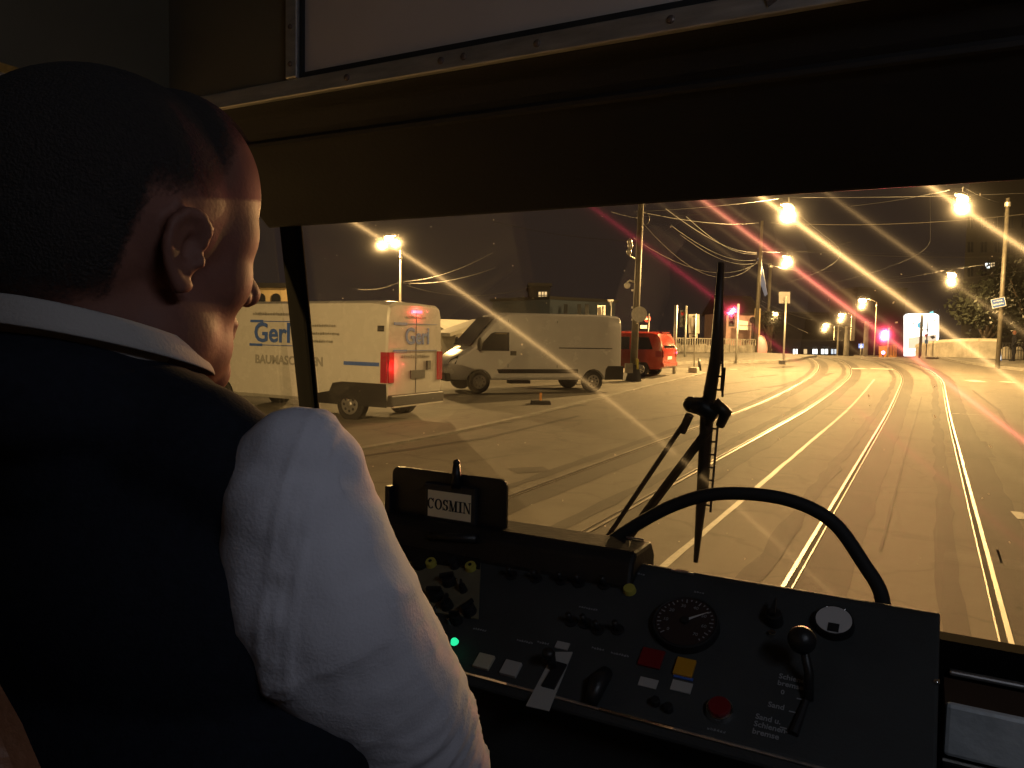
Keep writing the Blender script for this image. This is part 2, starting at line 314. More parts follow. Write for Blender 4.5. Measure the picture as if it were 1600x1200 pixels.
# centre line, bars and dashes
bm=B()
a=G(1025,897); b=G(1366,593)
strip(bm,[(a.x,a.y-4),(b.x,b.y)],.065,.0045,jag=.012,step=.3)
for p,q,wd in (((1330,576),(1352,576),.5),((1360,576),(1396,577),.5),((1515,594),(1533,597),.55),((1565,596),(1582,598),.4),((1588,800),(1600,812),.12),((1488,646),(1538,649),.06),((1140,577),(1152,577),.3)):
    a=G(*p); b=G(*q); strip(bm,[(a.x,a.y),(b.x,b.y)],wd,.0045,jag=.03,step=.3)
struct('road_markings',bm,'road_paint')
bm=B()
for pl,wd in (([(1135,631),(1270,640),(1400,641),(1490,647)],.09),([(1020,655),(1120,640)],.06),([(1440,600),(1500,602)],.0),([(560,714),(760,684),(905,650)],.12),([(1215,870),(1290,745),(1340,690)],.05),([(1560,880),(1530,760),(1500,640)],.06),([(1375,860),(1420,690),(1440,620)],.03),([(1120,800),(1330,720)],.0),
    ([(1590,950),(1560,860)],.04),([(1490,870),(1520,990)],.0),([(800,735),(855,733)],.35),([(1195,606),(1225,602),(1250,596)],.4),([(1130,617),(1190,608)],.16),([(1100,604),(1170,596)],.1),([(1205,575),(1240,572)],.7),([(1170,590),(1215,586)],.25),([(1535,690),(1548,715)],.14),([(830,645),(905,632)],.5),([(690,668),(800,660)],.07),([(1250,600),(1300,583)],.2),([(1600,700),(1560,640),(1520,610)],.08)):
    if wd:
        ps=[G(*p) for p in pl]; strip(bm,[(p.x,p.y) for p in ps],wd,.0052,jag=wd*.35,step=.25)
struct('road_repairs',bm,'dark_asphalt')
# kerbs and pavements
def pavement(name,edge,back,h,kerb_w=.15):
    ps=resample(edge,.7); bm=B(); bk=B()
    strip(bk,edge,kerb_w,0,h+.004,step=.7)
    bb=resample(back,.7); n=len(ps)
    m=[]
    for i in range(n):
        q=bb[min(len(bb)-1,int(i*(len(bb)-1)/max(1,n-1)))]
        m.append([bm.verts.new((p.x,p.y,tz(p.x,p.y)+h)) for p in [ps[i].lerp(q,k/12) for k in range(13)]])
    for a,b in zip(m,m[1:]):
        for k in range(12): bm.faces.new((a[k],a[k+1],b[k+1],b[k]))
    struct(name,bm,'paving',smooth=True); struct('kerb',bk,'kerb_stone')
e=[G(*p) for p in ((480,716),(560,703),(680,682),(813,653),(913,628),(960,617),(1020,602),(1102,583))]; e=[(p.x,p.y) for p in e]
pavement('parking_area',e,[(-40,8),(-38,25),(-30,34),(e[-1][0]-8,e[-1][1]+3),(e[-1][0]-1,e[-1][1]+2)],.03)
e=[G(*p) for p in ((1030,571),(1100,568),(1180,567.5),(1222,566.5),(1246,563.5))]; e=[(p.x,p.y) for p in e]+[(-6.5,53.5),(-9,56)]
pavement('left_pavement',e,[(-24,52),(-22,56),(-14,58),(-12,58),(-10.5,57)],.13)
e=[G(*p) for p in ((1650,586),(1600,580),(1540,573),(1500,567),(1462,560.5))]; e=[(p.x,p.y) for p in e]+[(-.2,58),(-.5,62)]
pavement('right_pavement',e,[(16,40),(12,60),(6,62),(1,63)],.13)
# ================================================================== STREET LAMPS
def wire(bm,a,b,sag=.3,r=.012,n=14):
    a=V(a); b=V(b); tube(bm,[a.lerp(b,i/n)-V((0,0,4*sag*(i/n)*(1-i/n))) for i in range(n+1)],r,5)
def lamp_head(root,p,d,power,scale=1.0,hang=False):
    """cobra-head luminaire at p, arm towards d"""
    d=V(d).normalized(); ang=math.atan2(d.y,d.x)
    m=Matrix.Translation(p)@Matrix.Rotation(ang,4,'Z'); s=scale
    b=B(); ell(b,m@V((.12*s,0,.07*s)),(.36*s,.16*s,.085*s),Matrix.Rotation(ang,4,'Z'),16,8); h=obj('lamp_housing',b,'galvanised',root,smooth=True)
    b=B(); ell(b,m@V((-.02*s,0,-.07*s)),(.23*s,.17*s,.13*s),Matrix.Rotation(ang,4,'Z'),16,8); obj('bulb_cover',b,'sodium_bulb',root,smooth=True)
    lamp_light(p-V((0,0,.36*s)),power,parent=root,r=.06*s)
def pole_lamp(pxl,pyl,d,pxp,pyt,power,label,arm_scale=1.0,r=.09,side=1):
    p=at(pxl,pyl,d); g=GD(pxp,d); top=at(pxp,pyt,d)
    root=empty('street_lamp',g,0,label,'street lamp','sodium street lamps along the road')
    b=B(); tube(b,[g-V((0,0,.1)),g+V((0,0,1.2)),V((g.x,g.y,g.z+1.25)),V((g.x,g.y,top.z))],[r*1.35,r*1.3,r,r*.7],12); obj('pole',b,'pole_paint',root,smooth=True)
    t=V((g.x,g.y,top.z)); b=B(); tube(b,[t-V((0,0,.05)),t.lerp(p,.35)+V((0,0,.18)),p+V((0,0,.12))],[r*.6,r*.4,r*.35],8); obj('arm',b,'pole_paint',root,smooth=True)
    b=B(); tube(b,[t-V((0,0,.55)),t-V((0,0,.35))],r*1.0,12); obj('collar',b,'galvanised',root,smooth=True)
    lamp_head(root,p,t-p,power,1.3 if d<60 else 2.2)
    return root
pole_lamp(608,370,48,625,392,9500,'tall street lamp behind the lettered white van, leftmost in the photo')
pole_lamp(1348,468,105,1367,472,8000,'distant street lamp with its arm reaching left, just above the red signal glare')
pole_lamp(1315,491,140,1329,491,9000,'distant street lamp between the shop windows and the red signal, upper of a close pair')
pole_lamp(1290,507,180,1303,508,14000,'farthest low street lamp above the lit shop windows, left of two close poles')
def hung_lamp(pxl,pyl,d,power,label,a,b_):
    p=at(pxl,pyl,d); root=empty('hanging_street_lamp',p,0,label,'street lamp','sodium lamps hung over the road')
    lamp_head(root,p,(-.45,-1,0),power,1.2 if d<60 else 1.8)
    b=B(); tube(b,[p+V((0,0,.1)),p+V((0,0,.42))],.02,6); obj('hanger',b,'galvanised',root)
    b=B(); wire(b,a,p+V((0,0,.42)),.08,.010); wire(b,p+V((0,0,.42)),b_,.08,.010); obj('span_wire',b,'thin_wire',root)
hung_lamp(1232,323,35,15000,'bright hanging sodium lamp high left of centre, second from the left in the photo',at(990,331,30),at(1640,300,34))
hung_lamp(1504,308,32,11000,'bright hanging sodium lamp at the upper right under the cab header',at(1330,322,34),at(1561,316,38))
hung_lamp(1230,402,57,9000,'hanging sodium lamp straight below the brighter one, beside the red light streak',at(1186,392,55),at(1640,396,60))
hung_lamp(1487,428,66,7000,'hanging sodium lamp above the lit advertising screen',at(1370,440,66),at(1560,408,62))
hung_lamp(1211,489,100,4000,'small distant hanging sodium lamp left of the square sign on its pole',at(1186,486,100),at(1290,492,110))
# lamps of the same row, behind and beside the tram
for x,y,z,pw,px_,lb in ((-3.2,-4,8.6,7500,-8,'street lamp on the left beside the tram, outside the view'),(-3,-22,8.6,5000,7,'street lamp behind the tram on the right, outside the view')):
    g=V((px_,y,0)); root=empty('street_lamp',g,0,lb,'street lamp','sodium street lamps along the road')
    b=B(); tube(b,[g,g+V((0,0,z))],[.11,.07],12); obj('pole',b,'pole_paint',root,smooth=True)
    b=B(); tube(b,[g+V((0,0,z-.1)),g.lerp(V((x,y,0)),.5)+V((0,0,z+.3)),V((x,y,z+.12))],[.05,.04,.035],8); obj('arm',b,'pole_paint',root,smooth=True)
    lamp_head(root,V((x,y,z)),g-V((x,y,0)),pw,1.3)
# ================================================================== POLES, WIRES
g=GD(991,30); P1=V((g.x,g.y,g.z)); top=at(998,331,30)
root=empty('utility_pole',g,0,'thick grey utility pole with camera and boxes standing in front of the red minivan','pole')
b=B(); tube(b,[g,V((g.x+.12,g.y,top.z+.6))],[.15,.105],14); obj('pole',b,'pole_paint',root,smooth=True)
b=B(); prism(b,[at(977,595,29.8),at(985,570,29.8),at(998,570,29.8),at(1003,596,29.8)],(-.25,.25,0)); obj('foot_casing',b,'trim_black',root,bevel=.02)
b=B(); prism(b,[at(977,568,29.7),at(977,583,29.7),at(989,583,29.7),at(989,568,29.7)],(-.1,.2,0)); obj('junction_box',b,'concrete',root,bevel=.01)
b=B(); prism(b,[at(995,561,29.7),at(995,577,29.7),at(998,577,29.7),at(998,561,29.7)],(-.1,.15,0)); obj('yellow_conduit',b,'lamp_yellow',root)
for y in (455,482,501):
    b=B(); c=at(993,y,30); tube(b,[c,c+V((0,0,.07))],.16,14); obj('strap',b,'galvanised',root)
b=B(); ell(b,at(980,446,29.8),(.12,.12,.12)); tube(b,[at(980,441,29.8),at(984,438,29.8),at(991,441,29.9)],.03,8); obj('dome_camera',b,'sign_white',root,smooth=True)
b=B()
for x,y in ((984,378),(985,384),(983,393)): ell(b,at(x,y,29.8),(.1,.1,.14))
tube(b,[at(985,375,29.8),at(984,400,29.9),at(992,404,30)],.03,6); obj('floodlight',b,'galvanised',root,smooth=True)
b=B(); c=at(1000,342,30); tube(b,[c+RT*(.27*math.cos(t)+.1)+V((0,0,.27*math.sin(t))) for t in lin(0,6.28,20)],.015,5); obj('cable_loop',b,'wire',root)
# round sign seen from behind on that pole
b=B(); c=at(999,491,29.6); tube(b,[c,c+fw*.03],.30,28); ob=obj('round_sign',b,'galvanised',smooth=False); tag(ob,'round road sign seen from the back, clamped to the thick utility pole','road sign')
g=GD(1181,55); top=at(1187,347,55)
root=empty('catenary_mast',g,0,'tall thin catenary mast left of centre with a furled blue flag','pole')
b=B(); tube(b,[g,V((g.x+.1,g.y,top.z))],[.16,.10],12); obj('pole',b,'pole_paint',root,smooth=True)
b=B(); prism(b,[at(1184,403,54.8),at(1190,410,54.8),at(1199,460,54.8),at(1195,463,54.8),at(1187,440,54.8)],(0,.05,0)); obj('blue_flag',b,'flag_blue',root)
for (px,pb,pt,d,nm,lb,r) in ((1562,0,312,38,'catenary_mast','tall catenary mast at the right edge carrying the tilted blue sign',.09),(1200,0,412,75,'catenary_mast','thin distant mast just right of the flag mast',.13),(1412,0,0,0,'',None,0)):
    if not lb: continue
    g=GD(px-1,d); root=empty(nm,g,0,lb,'pole','catenary masts'); t=at(px,pt,d)
    b=B(); tube(b,[g,V((g.x,g.y,t.z))],[r*1.2,r],12); obj('pole',b,'pole_paint',root,smooth=True)
    b=B(); tube(b,[V((g.x,g.y,t.z-.4)),V((g.x,g.y,t.z-.2))],r*1.5,12); obj('clamp',b,'galvanised',root)
for px,pt,d,lb,r in ((1353,470,95,'stout concrete mast beside the blue crossing sign, above the crest',.33),(1323,478,100,'stout concrete mast between the far lamps, left of the crossing sign',.36),(1309,508,120,'thin far pole right of the farthest lamp',.14)):
    g=GD(px,d); root=empty('concrete_mast',g,0,lb,'pole'); t=at(px-4,pt+(32 if r>.3 else 0),d)
    b=B(); tube(b,[g,V((g.x,g.y,t.z))],[r,r*.75],12); obj('pole',b,'concrete',root,smooth=True)
    b=B(); box(b,g.x-.6,g.x+.6,g.y-.08,g.y+.08,t.z-.2,t.z-.05); box(b,g.x-.4,g.x+.4,g.y-.08,g.y+.08,t.z-.9,t.z-.78); obj('crossarm',b,'pole_paint',root)
wire_labels=['lone wire running from the cab header down to the thick utility pole', 'wire left of the leftmost street lamp, reaching its pole from the pillar', 'upper wire leaving the leftmost lamp pole towards the right', 'middle wire leaving the leftmost lamp pole towards the right', 'lowest sagging wire right of the leftmost lamp pole, above the white shed', 'short wire entering the top of the thick utility pole from the left', 'top wire from the utility pole to the flag mast', 'short second wire at the utility pole top, ending under the header', 'outermost of the four sagging wires meeting at the flag mast', 'second of the four sagging wires meeting at the flag mast', 'third of the four sagging wires meeting at the flag mast', 'innermost of the four sagging wires meeting at the flag mast', 'deeply sagging wire from the utility pole top to the flag mast', 'lower sagging wire from below the floodlight to the flag mast', 'long level wire crossing right of the flag mast to the frame edge', 'short wire running down right from the flag mast below the hung lamp', 'high faint wire just under the header on the right', 'short rising wire just left of the lower hung lamp', 'short wire left of the hung lamp above the lit screen', 'long low wire passing right of the hung lamp above the lit screen', 'upper faint wire at the small distant hanging lamp', 'lower faint wire at the small distant hanging lamp']
wires=[((767,345,28),(984,376,30),.15),((560,452,46),(625,440,48),.2),((625,440,48),(770,395,40),.35),((630,442,48),(775,418,40),.3),((636,446,48),(830,448,48),.6),
((955,331,26),(997,341,30),.02),((1000,331,30),(1186,348,55),.25),((1000,338,30),(1120,333,26),.03),((1040,326,28),(1182,394,55),.45),((1072,338,30),(1182,396,55),.5),((1048,352,30),(1180,406,55),.5),((1062,366,32),(1180,411,55),.5),
((1003,347,30),(1183,409,55),1.6),((990,372,30),(1183,411,55),1.0),((1190,386,55),(1640,399,46),.35),((1186,408,55),(1300,424,60),.3),((1205,348,40),(1640,330,34),.3),((1186,392,55),(1330,378,50),.3),
((1395,433,60),(1515,412,60),.1),((1400,442,60),(1640,416,50),.2),((1190,470,60),(1270,500,90),.2),((1188,476,60),(1262,520,90),.2)]
for i,(a,b_,sg) in enumerate(wires):
    b=B(); d=max(a[2],b_[2]); wire(b,at(*a),at(*b_),sg,.007 if d<35 else .011)
    o=obj('overhead_wire',b,'wire'); tag(o,wire_labels[i],'wire','overhead wires')
for c,lb in ((-.18,'contact wire hanging above the right-hand track'),(-3.61,'contact wire hanging above the left-hand track')):
    b=B(); tube(b,[V((x,y,5.6+tz(x,y)*.8)) for x,y in track(c)],.004,5); o=obj('contact_wire',b,'thin_wire'); tag(o,lb,'wire')
# ================================================================== SIGNS
def signpost(px,pt,pb,r=.035,m='galvanised',label='',name='sign_post',d=None):
    g=G(px,pb) if d is None else GD(px,d); dd=(g-EYE).dot(fw); t=at(px,pt,dd)
    root=empty(name,g,0,label,'pole' if name=='marker_pole' else 'road sign'); b=B(); tube(b,[g-V((0,0,.05)),V((g.x,g.y,t.z))],r,10); obj('post',b,m,root,smooth=True)
    return root,dd
def plate(root,name,x0,x1,y0,y1,d,m,th=.02,round_=False,bm=None):
    b=B() if bm is None else bm
    if round_: c=at((x0+x1)/2,(y0+y1)/2,d); tube(b,[c,c+fw*th],(x1-x0)/2/F*d,28)
    else: prism(b,[at(x0,y1,d),at(x1,y1,d),at(x1,y0,d),at(x0,y0,d)],fw*th)
    return obj(name,b,m,root)
root,d=signpost(1053,477,585,.07,label='bare light grey post on the kerb end right of the red minivan',name='marker_pole')
b=B(); tube(b,[at(1053,543,d),at(1053,540,d)],.1,12); obj('band',b,'sign_white',root)
root,d=signpost(1084,491,580,.035,label='pale rectangular sign back on a post with concrete foot, left of the wiper')
plate(root,'sign_panel',1076,1093,491,521,d-.1,'sign_white'); plate(root,'small_panel',1077,1090,522,528,d-.1,'sign_white')
b=B(); tube(b,[at(1084.5,492,d-.13),at(1084.5,527,d-.13)],.02,6); obj('stiffener',b,'wire',root)
for y in (494,518,525):
    b=B(); prism(b,[at(1082,y,d-.16),at(1086,y,d-.16),at(1086,y+1.3,d-.16),at(1082,y+1.3,d-.16)],fw*.02); obj('bracket',b,'wire',root)
b=B(); c=G(1084,583); box(b,c.x-.2,c.x+.2,c.y-.2,c.y+.2,c.z-.05,c.z+.26); obj('concrete_foot',b,'concrete',root,bevel=.03)
g=G(1094,580); dd=(g-EYE).dot(fw); root=empty('bollard',g,0,'short black bollard with white reflective band near the kerb corner','bollard')
b=B(); tube(b,[g,at(1092,560,dd)],[.07,.055],12); obj('post',b,'trim_black',root,smooth=True)
b=B(); tube(b,[at(1092.2,564.5,dd),at(1092.1,562,dd)],.07,12); obj('reflective_band',b,'sign_white',root)
root,d=signpost(1012,490,560,.035,label='no-entry sign with small white plate standing beyond the red minivan')
plate(root,'no_entry_disc',1006.5,1017,493,503.5,d-.08,'sign_red',round_=True); plate(root,'white_bar',1008,1015.5,497,499.5,d-.1,'sign_white'); plate(root,'small_panel',1000.5,1011,508,513.5,d-.1,'sign_white')
root,d=signpost(941,478,520,.05,label='pale rectangular sign above the roof of the grey van',d=40)
plate(root,'sign_panel',933.5,946,477,500,d-.08,'sign_white')
root,d=signpost(954,470,520,.035,label='inverted triangle sign seen from the back above the grey van roof',d=45)
b=B(); prism(b,[at(949,468,45),at(959,468,45),at(954,478,45)],fw*.02); obj('triangle_plate',b,'galvanised',root)
root,d=signpost(1224,463,566,.05,label='square grey sign high on a light pole at the island tip')
plate(root,'sign_panel',1217,1234.5,456,474,d-.08,'sign_back')
b=B(); c=G(1222,569); box(b,c.x-.15,c.x+.15,c.y-.15,c.y+.15,c.z,c.z+.2); obj('foot',b,'trim_black',root)
# blue tilted sign on the right mast
b=B(); c=at(1560,473,37.6); rot=Matrix.Translation(c)@Matrix(((RT.x,UP.x,-fw.x),(RT.y,UP.y,-fw.y),(RT.z,UP.z,-fw.z))).to_4x4()@Matrix.Rotation(rad(12),4,'Z')
root=empty('street_name_sign',c,0,'small blue street sign with white lettering tilted on the right-hand mast','road sign')
box(b,-.34,.34,-.22,.22,-.01,.01,rot); obj('sign_plate',b,'blue_print',root)
b=B()
for q in ((-.34,.34,.205,.222),(-.34,.34,-.222,-.205),(-.34,-.322,-.205,.205),(.322,.34,-.205,.205)): box(b,*q,.0105,.016,rot)
obj('sign_border',b,'sign_white',root)
b=B(); blur_bm(b,5,.17,rot@Matrix.Translation((0,.10,.0105)),.006); blur_bm(b,6,.17,rot@Matrix.Translation((0,-.06,.0105)),.006); obj('lettering',b,'sign_white',root)
# traffic signals
def signal(px,pyl,pb,label,d=None,polepx=None,lit=True,r=.1,power=120,strength='red_signal',polet=None):
    pp=polepx if polepx else px+6
    g=G(pp,pb) if d is None else GD(pp,d); dd=(g-EYE).dot(fw); c=at(px,pyl,dd)
    root=empty('traffic_signal',g,0,label,'traffic light'); t=at(pp,(polet or pyl-12),dd)
    b=B(); tube(b,[g,V((g.x,g.y,t.z))],.06,10); obj('post',b,'galvanised',root,smooth=True)
    to=EYE-c; to.z=0; to.normalize(); ang=math.atan2(to.y,to.x)
    m=Matrix.Translation(c)@Matrix.Rotation(ang,4,'Z')
    b=B(); box(b,-.32,-.10,-.16,.16,-.78,.20,m); obj('signal_housing',b,'trim_black',root,bevel=.02)
    b=B(); tube(b,[m@V((-.25,0,-.3)),V((g.x,g.y,c.z-.3))],.025,6); obj('bracket',b,'galvanised',root)
    for k,mm in enumerate(((strength if lit else 'red_lens'),'trim_black','trim_black')):
        b=B(); q=m@V((-.09,0,-.3*k)); tube(b,[q,q+to*.02],r,20); obj('lens',b,mm,root)
        b=B(); n=10; pts=[m@V((-.095,.125*math.cos(a),-.3*k+.125*math.sin(a))) for a in lin(rad(-10),rad(190),n)]
        for i in range(n-1): b.faces.new([b.verts.new(x) for x in (pts[i],pts[i+1],pts[i+1]+to*.16,pts[i]+to*.16)])
        obj('visor',b,'trim_black',root)
    if lit:
        l=D.lights.new('signal_glow','SPOT'); l.energy=power; l.color=(1,.05,.12); l.shadow_soft_size=.09; l.spot_size=rad(7); l.spot_blend=.8
        lo=D.objects.new('signal_glow',l); COL.objects.link(lo); src=c+to*.2; dr=(EYE-src).normalized()
        lo.matrix_world=Matrix.Translation(src)@dr.to_track_quat('-Z','Y').to_matrix().to_4x4(); lo.parent=root; lo.matrix_parent_inverse=world_of(root).inverted()
    return root
signal(1144,487,568,'red traffic light on a post beside the pink building, left of centre',polepx=1150,polet=475,power=2200)
signal(1067,490,576,'unlit traffic light seen beside the bare grey post',polepx=1071,d=44,lit=False)
signal(1382,524,560,'glaring red traffic light at the crest beside the orange kiosk',d=58,polepx=1388,r=.2,power=24000)
g=GD(1380,57); root=empty('warning_lamp',g,0,'small round red warning lamp low at the crest under the glaring signal','lamp')
c=at(1380,551,57); b=B(); ell(b,c,(.13,.13,.13)); obj('lens',b,'red_signal',root,smooth=True); b=B(); tube(b,[V((c.x,c.y,g.z)),c-V((0,0,.1))],.05,8); obj('base',b,'trim_black',root)
# advertising screen with signs in front
d=75; root=empty('advertising_screen',GD(1440,d),0,'large brightly lit white advertising screen at the crest on the right','billboard')
b=B(); prism(b,[at(1417,556,d),at(1430,556,d),at(1430,548,d),at(1464,538,d),at(1467,527,d),at(1467,493,d),at(1462,490,d),at(1420,490,d),at(1417,493,d)],fw*.6); obj('lit_face',b,'white_lit',root)
b=B(); prism(b,[at(1419,528,d-.05),at(1463,522,d-.05),at(1463,533,d-.05),at(1431,545,d-.05),at(1419,545,d-.05)],fw*.03); obj('grey_panel',b,'grey_ad',root)
b=B(); prism(b,[at(1453,526,d-.1),at(1458,524,d-.1),at(1462,527,d-.1),at(1457,530,d-.1)],fw*.03); prism(b,[at(1424,506,d-.1),at(1428,504,d-.1),at(1428,507,d-.1)],fw*.03);prism(b,[at(1430,504,d-.1),at(1432,503,d-.1),at(1432,505,d-.1)],fw*.03); prism(b,[at(1455,498,d-.1),at(1464,501,d-.1),at(1461,502,d-.1)],fw*.03);obj('printed_mark',b,'ink',root)
b=B(); prism(b,[at(1452,490,d-.1),at(1459,490,d-.1),at(1458,486,d-.1),at(1454,487,d-.1)],fw*.1); obj('top_light',b,'cyan_lit',root)
root,d=signpost(1438.5,492,560,.10,'trim_black',label='dark post with round blue arrow sign in front of the lit screen',d=56)
plate(root,'blue_disc',1433.5,1443,503,513.5,d-.1,'cyan_lit',round_=True)
b=B(); prism(b,[at(1437.8,511,d-.14),at(1439.2,511,d-.14),at(1439.2,507.5,d-.14),at(1440.5,507.5,d-.14),at(1438.5,505,d-.14),at(1436.5,507.5,d-.14),at(1437.8,507.5,d-.14)],fw*.01); obj('arrow',b,'sign_white',root)
root,d=signpost(1448,495,560,.04,'trim_black',label='thin post with a small red triangle and a blue plate beside the arrow sign',d=56)
b=B(); prism(b,[at(1444,522,d-.1),at(1451,522,d-.1),at(1447.5,528,d-.1)],fw*.02); obj('red_triangle',b,'sign_red',root)
plate(root,'blue_plate',1445,1450,531,537,d-.1,'sign_blue'); plate(root,'crossbar',1439,1451,514.5,516.5,d-.05,'trim_black')
root,d=signpost(1345.5,536,556,.05,label='small blue pedestrian crossing sign on the crest by the concrete mast',d=70)
plate(root,'blue_plate',1341.5,1349.5,537,544,d-.1,'blue_lit')
b=B(); prism(b,[at(1343.5,542.5,d-.15),at(1347.5,542.5,d-.15),at(1345.5,538.5,d-.15)],fw*.02); obj('white_triangle',b,'white_lit',root)
# ================================================================== WALLS & BUILDINGS
def wall_run(bm,pts,h,th,z0=0,ztop=None):
    for a,b in zip(pts,pts[1:]):
        a=V(a);b=V(b); n=(b-a).to_2d(); n=V((-n.y,n.x)).normalized()*th; n3=V((n.x,n.y,0))
        za=tz(a.x,a.y)+z0; zb=tz(b.x,b.y)+z0; ta=ztop if ztop else za+h; tb=ztop if ztop else zb+h
        q=[V((a.x,a.y,za)),V((b.x,b.y,zb)),V((b.x,b.y,tb)),V((a.x,a.y,ta))]
        prism(bm,q,n3)
a=GD(1020,50); b_=GD(1180,53)
root=empty('bridge_parapet',a,0,'graffiti-stained concrete parapet with metal railing behind the left pavement','wall')
def lerp2(t): return V((a.x,a.y,0)).lerp(V((b_.x,b_.y,0)),t)
b=B(); pts=[lerp2(t) for t in lin(-.6,1,9)]; wall_run(b,pts,1,.25,0,1.42); obj('lower_wall',b,'graffiti',root)
b=B(); wall_run(b,[p+V((0,.05,0)) for p in pts],1,.12,1.0-.02,1.88+.0); 
for v in b.verts:
    if v.co.z<1.8: v.co.z=1.82
obj('top_rail',b,'concrete',root)
for t in lin(-.6,1,70):
    p=lerp2(t)+V((0,.08,0)); b=B() if t==-.6 else b
    if t==-.6: bal=B()
    box(bal,p.x-.03,p.x+.03,p.y-.03,p.y+.03,1.42,1.83)
o=obj('balusters',bal,'concrete',root)
for t in lin(-.5,.95,7):
    p=lerp2(t); b=B(); box(b,p.x-.2,p.x+.2,p.y-.08,p.y+.28,.6,1.5); obj('pier',b,'concrete',root,bevel=.02)
# right parapet (curved)
root=empty('bridge_parapet',GD(1500,52),0,'smooth pale curved concrete parapet on the right at the crest','wall')
pr=[GD(1431,60),GD(1446,57),GD(1468,55),GD(1500,53),GD(1530,51),GD(1558,50)]; tops=[541,537.5,535,533.2,533,533.6]; pxs=[1431,1446,1468,1500,1530,1558]; ds=[60,57,55,53,51,50]
b=B()
for i in range(5):
    n=V((.2,.3,0)); q=[pr[i]-V((0,0,.1)),pr[i+1]-V((0,0,.1)),at(pxs[i+1],tops[i+1],ds[i+1]),at(pxs[i],tops[i],ds[i])]; prism(b,q,n)
obj('wall_panel',b,'concrete',root)
b=B()
for i in range(5):
    u=at(pxs[i],tops[i],ds[i]); v=at(pxs[i+1],tops[i+1],ds[i+1]); tube(b,[u+V((.1,.12,.02)),v+V((.1,.12,.02))],.17,8)
obj('coping',b,'wall_white',root)
root=empty('iron_railing',GD(1580,48),0,'dark railing with stone blocks continuing right of the pale parapet','fence')
b=B()
for px in range(1562,1700,5):
    g=GD(px,48); box(b,g.x-.02,g.x+.02,g.y-.02,g.y+.02,g.z,g.z+1.2)
for zz in (.15,1.15):
    u=GD(1562,48)+V((0,0,zz)); v=GD(1700,46)+V((0,0,zz)); tube(b,[u,v],.035,6)
obj('rails',b,'trim_black',root)
for px in (1573,1592):
    b=B(); g=GD(px,49); ell(b,g+V((0,0,.45)),(.35,.3,.5),seg=14,rings=10); obj('stone_block',b,'concrete',root)
g=GD(1561,45); root=empty('reflector_post',g,0,'small blue-white lit marker post at the end of the pale parapet','bollard')
b=B(); prism(b,[at(1559,552,45),at(1563,552,45),at(1563,548,45),at(1559,548,45)],fw*.1); prism(b,[at(1559.5,562,45),at(1564,562,45),at(1564,556.5,45),at(1559.5,556.5,45)],fw*.1); obj('reflector',b,'white_lit',root)
b=B(); prism(b,[at(1558.5,564,45.15),at(1565,564,45.15),at(1564,546,45.15),at(1558.5,546,45.15)],fw*.1); obj('post',b,'sign_blue',root)
def building(px0,px1,d0,d1,ztop,m,label,name='building',depth=8,wins=(),roof=None,zb=None,roof_m='roof_dark'):
    a=GD(px0,d0); b_=GD(px1,d1); dirv=(V((b_.x,b_.y,0))-V((a.x,a.y,0))); L=dirv.length; dirv.normalize(); n=V((-dirv.y,dirv.x,0))
    if n.dot(fw)<0: n=-n
    z0=min(a.z,b_.z)-.5 if zb is None else zb
    root=empty(name,V((a.x,a.y,z0)),0,label,'building')
    A=V((a.x,a.y,z0)); Bp=A+dirv*L
    b=B(); prism(b,[A,Bp,V((Bp.x,Bp.y,ztop)),V((A.x,A.y,ztop))],n*depth); obj('wall',b,m,root)
    if roof=='gable':
        b=B(); e=.3; R0=A-dirv*e-n*e; R1=Bp+dirv*e-n*e; mid=n*(depth/2+e); R0.z=R1.z=ztop; h=V((0,0,depth*.22)); 
        q=[R0,R0+mid+h,R0+mid*2,R0+mid*2-V((0,0,.15)),R0+mid+h-V((0,0,.2)),R0-V((0,0,.15))]; prism(b,q,R1-R0); obj('roof',b,roof_m,root)
    else:
        b=B(); e=.2; R0=A-dirv*e-n*e; R1=Bp+dirv*e-n*e; R0.z=R1.z=ztop; prism(b,[R0,R1,R1+n*(depth+2*e),R0+n*(depth+2*e)],V((0,0,.3))); obj('roof',b,roof_m,root)
    for (u,v,wz0,wz1,wm) in wins:  # u,v along wall in metres
        p0=A+dirv*u-n*.03; p1=A+dirv*v-n*.03
        b=B(); q=[V((p0.x,p0.y,wz0)),V((p1.x,p1.y,wz0)),V((p1.x,p1.y,wz1)),V((p0.x,p0.y,wz1))]; prism(b,q,n*.05); w_=obj('window',b,wm,root)
        b=B(); c0=(p0+p1)/2-n*.02; 
        prism(b,[V((c0.x,c0.y,wz0))-dirv*.04,V((c0.x,c0.y,wz0))+dirv*.04,V((c0.x,c0.y,wz1))+dirv*.04,V((c0.x,c0.y,wz1))-dirv*.04],n*.03)
        zm=(wz0+wz1)/2+.1; prism(b,[V((p0.x,p0.y,zm-.04))-n*.02,V((p1.x,p1.y,zm-.04))-n*.02,V((p1.x,p1.y,zm+.04))-n*.02,V((p0.x,p0.y,zm+.04))-n*.02],n*.03)
        obj('window_bars',b,'trim_black',w_)
    return root,A,dirv,n,L
# arcaded ochre building far left
root,A,dv,n,L=building(250,452,55,53,4.75,'wall_ochre','ochre building with a row of arched openings beyond the lettered van',depth=1.5)
k=0
while 1.0+k*1.15<L-.6:
    c=A+dv*(1.0+k*1.15)-n*.04; b=B(); pts=[c+dv*(.34*math.cos(t))+V((0,0,4.0-A.z+.35*math.sin(t))) for t in lin(0,math.pi,10)]
    pts+= [c-dv*.34+V((0,0,3.2-A.z)),c+dv*.34+V((0,0,3.2-A.z))]; prism(b,pts,n*.06); obj('arched_opening',b,'window_dark',root); k+=1
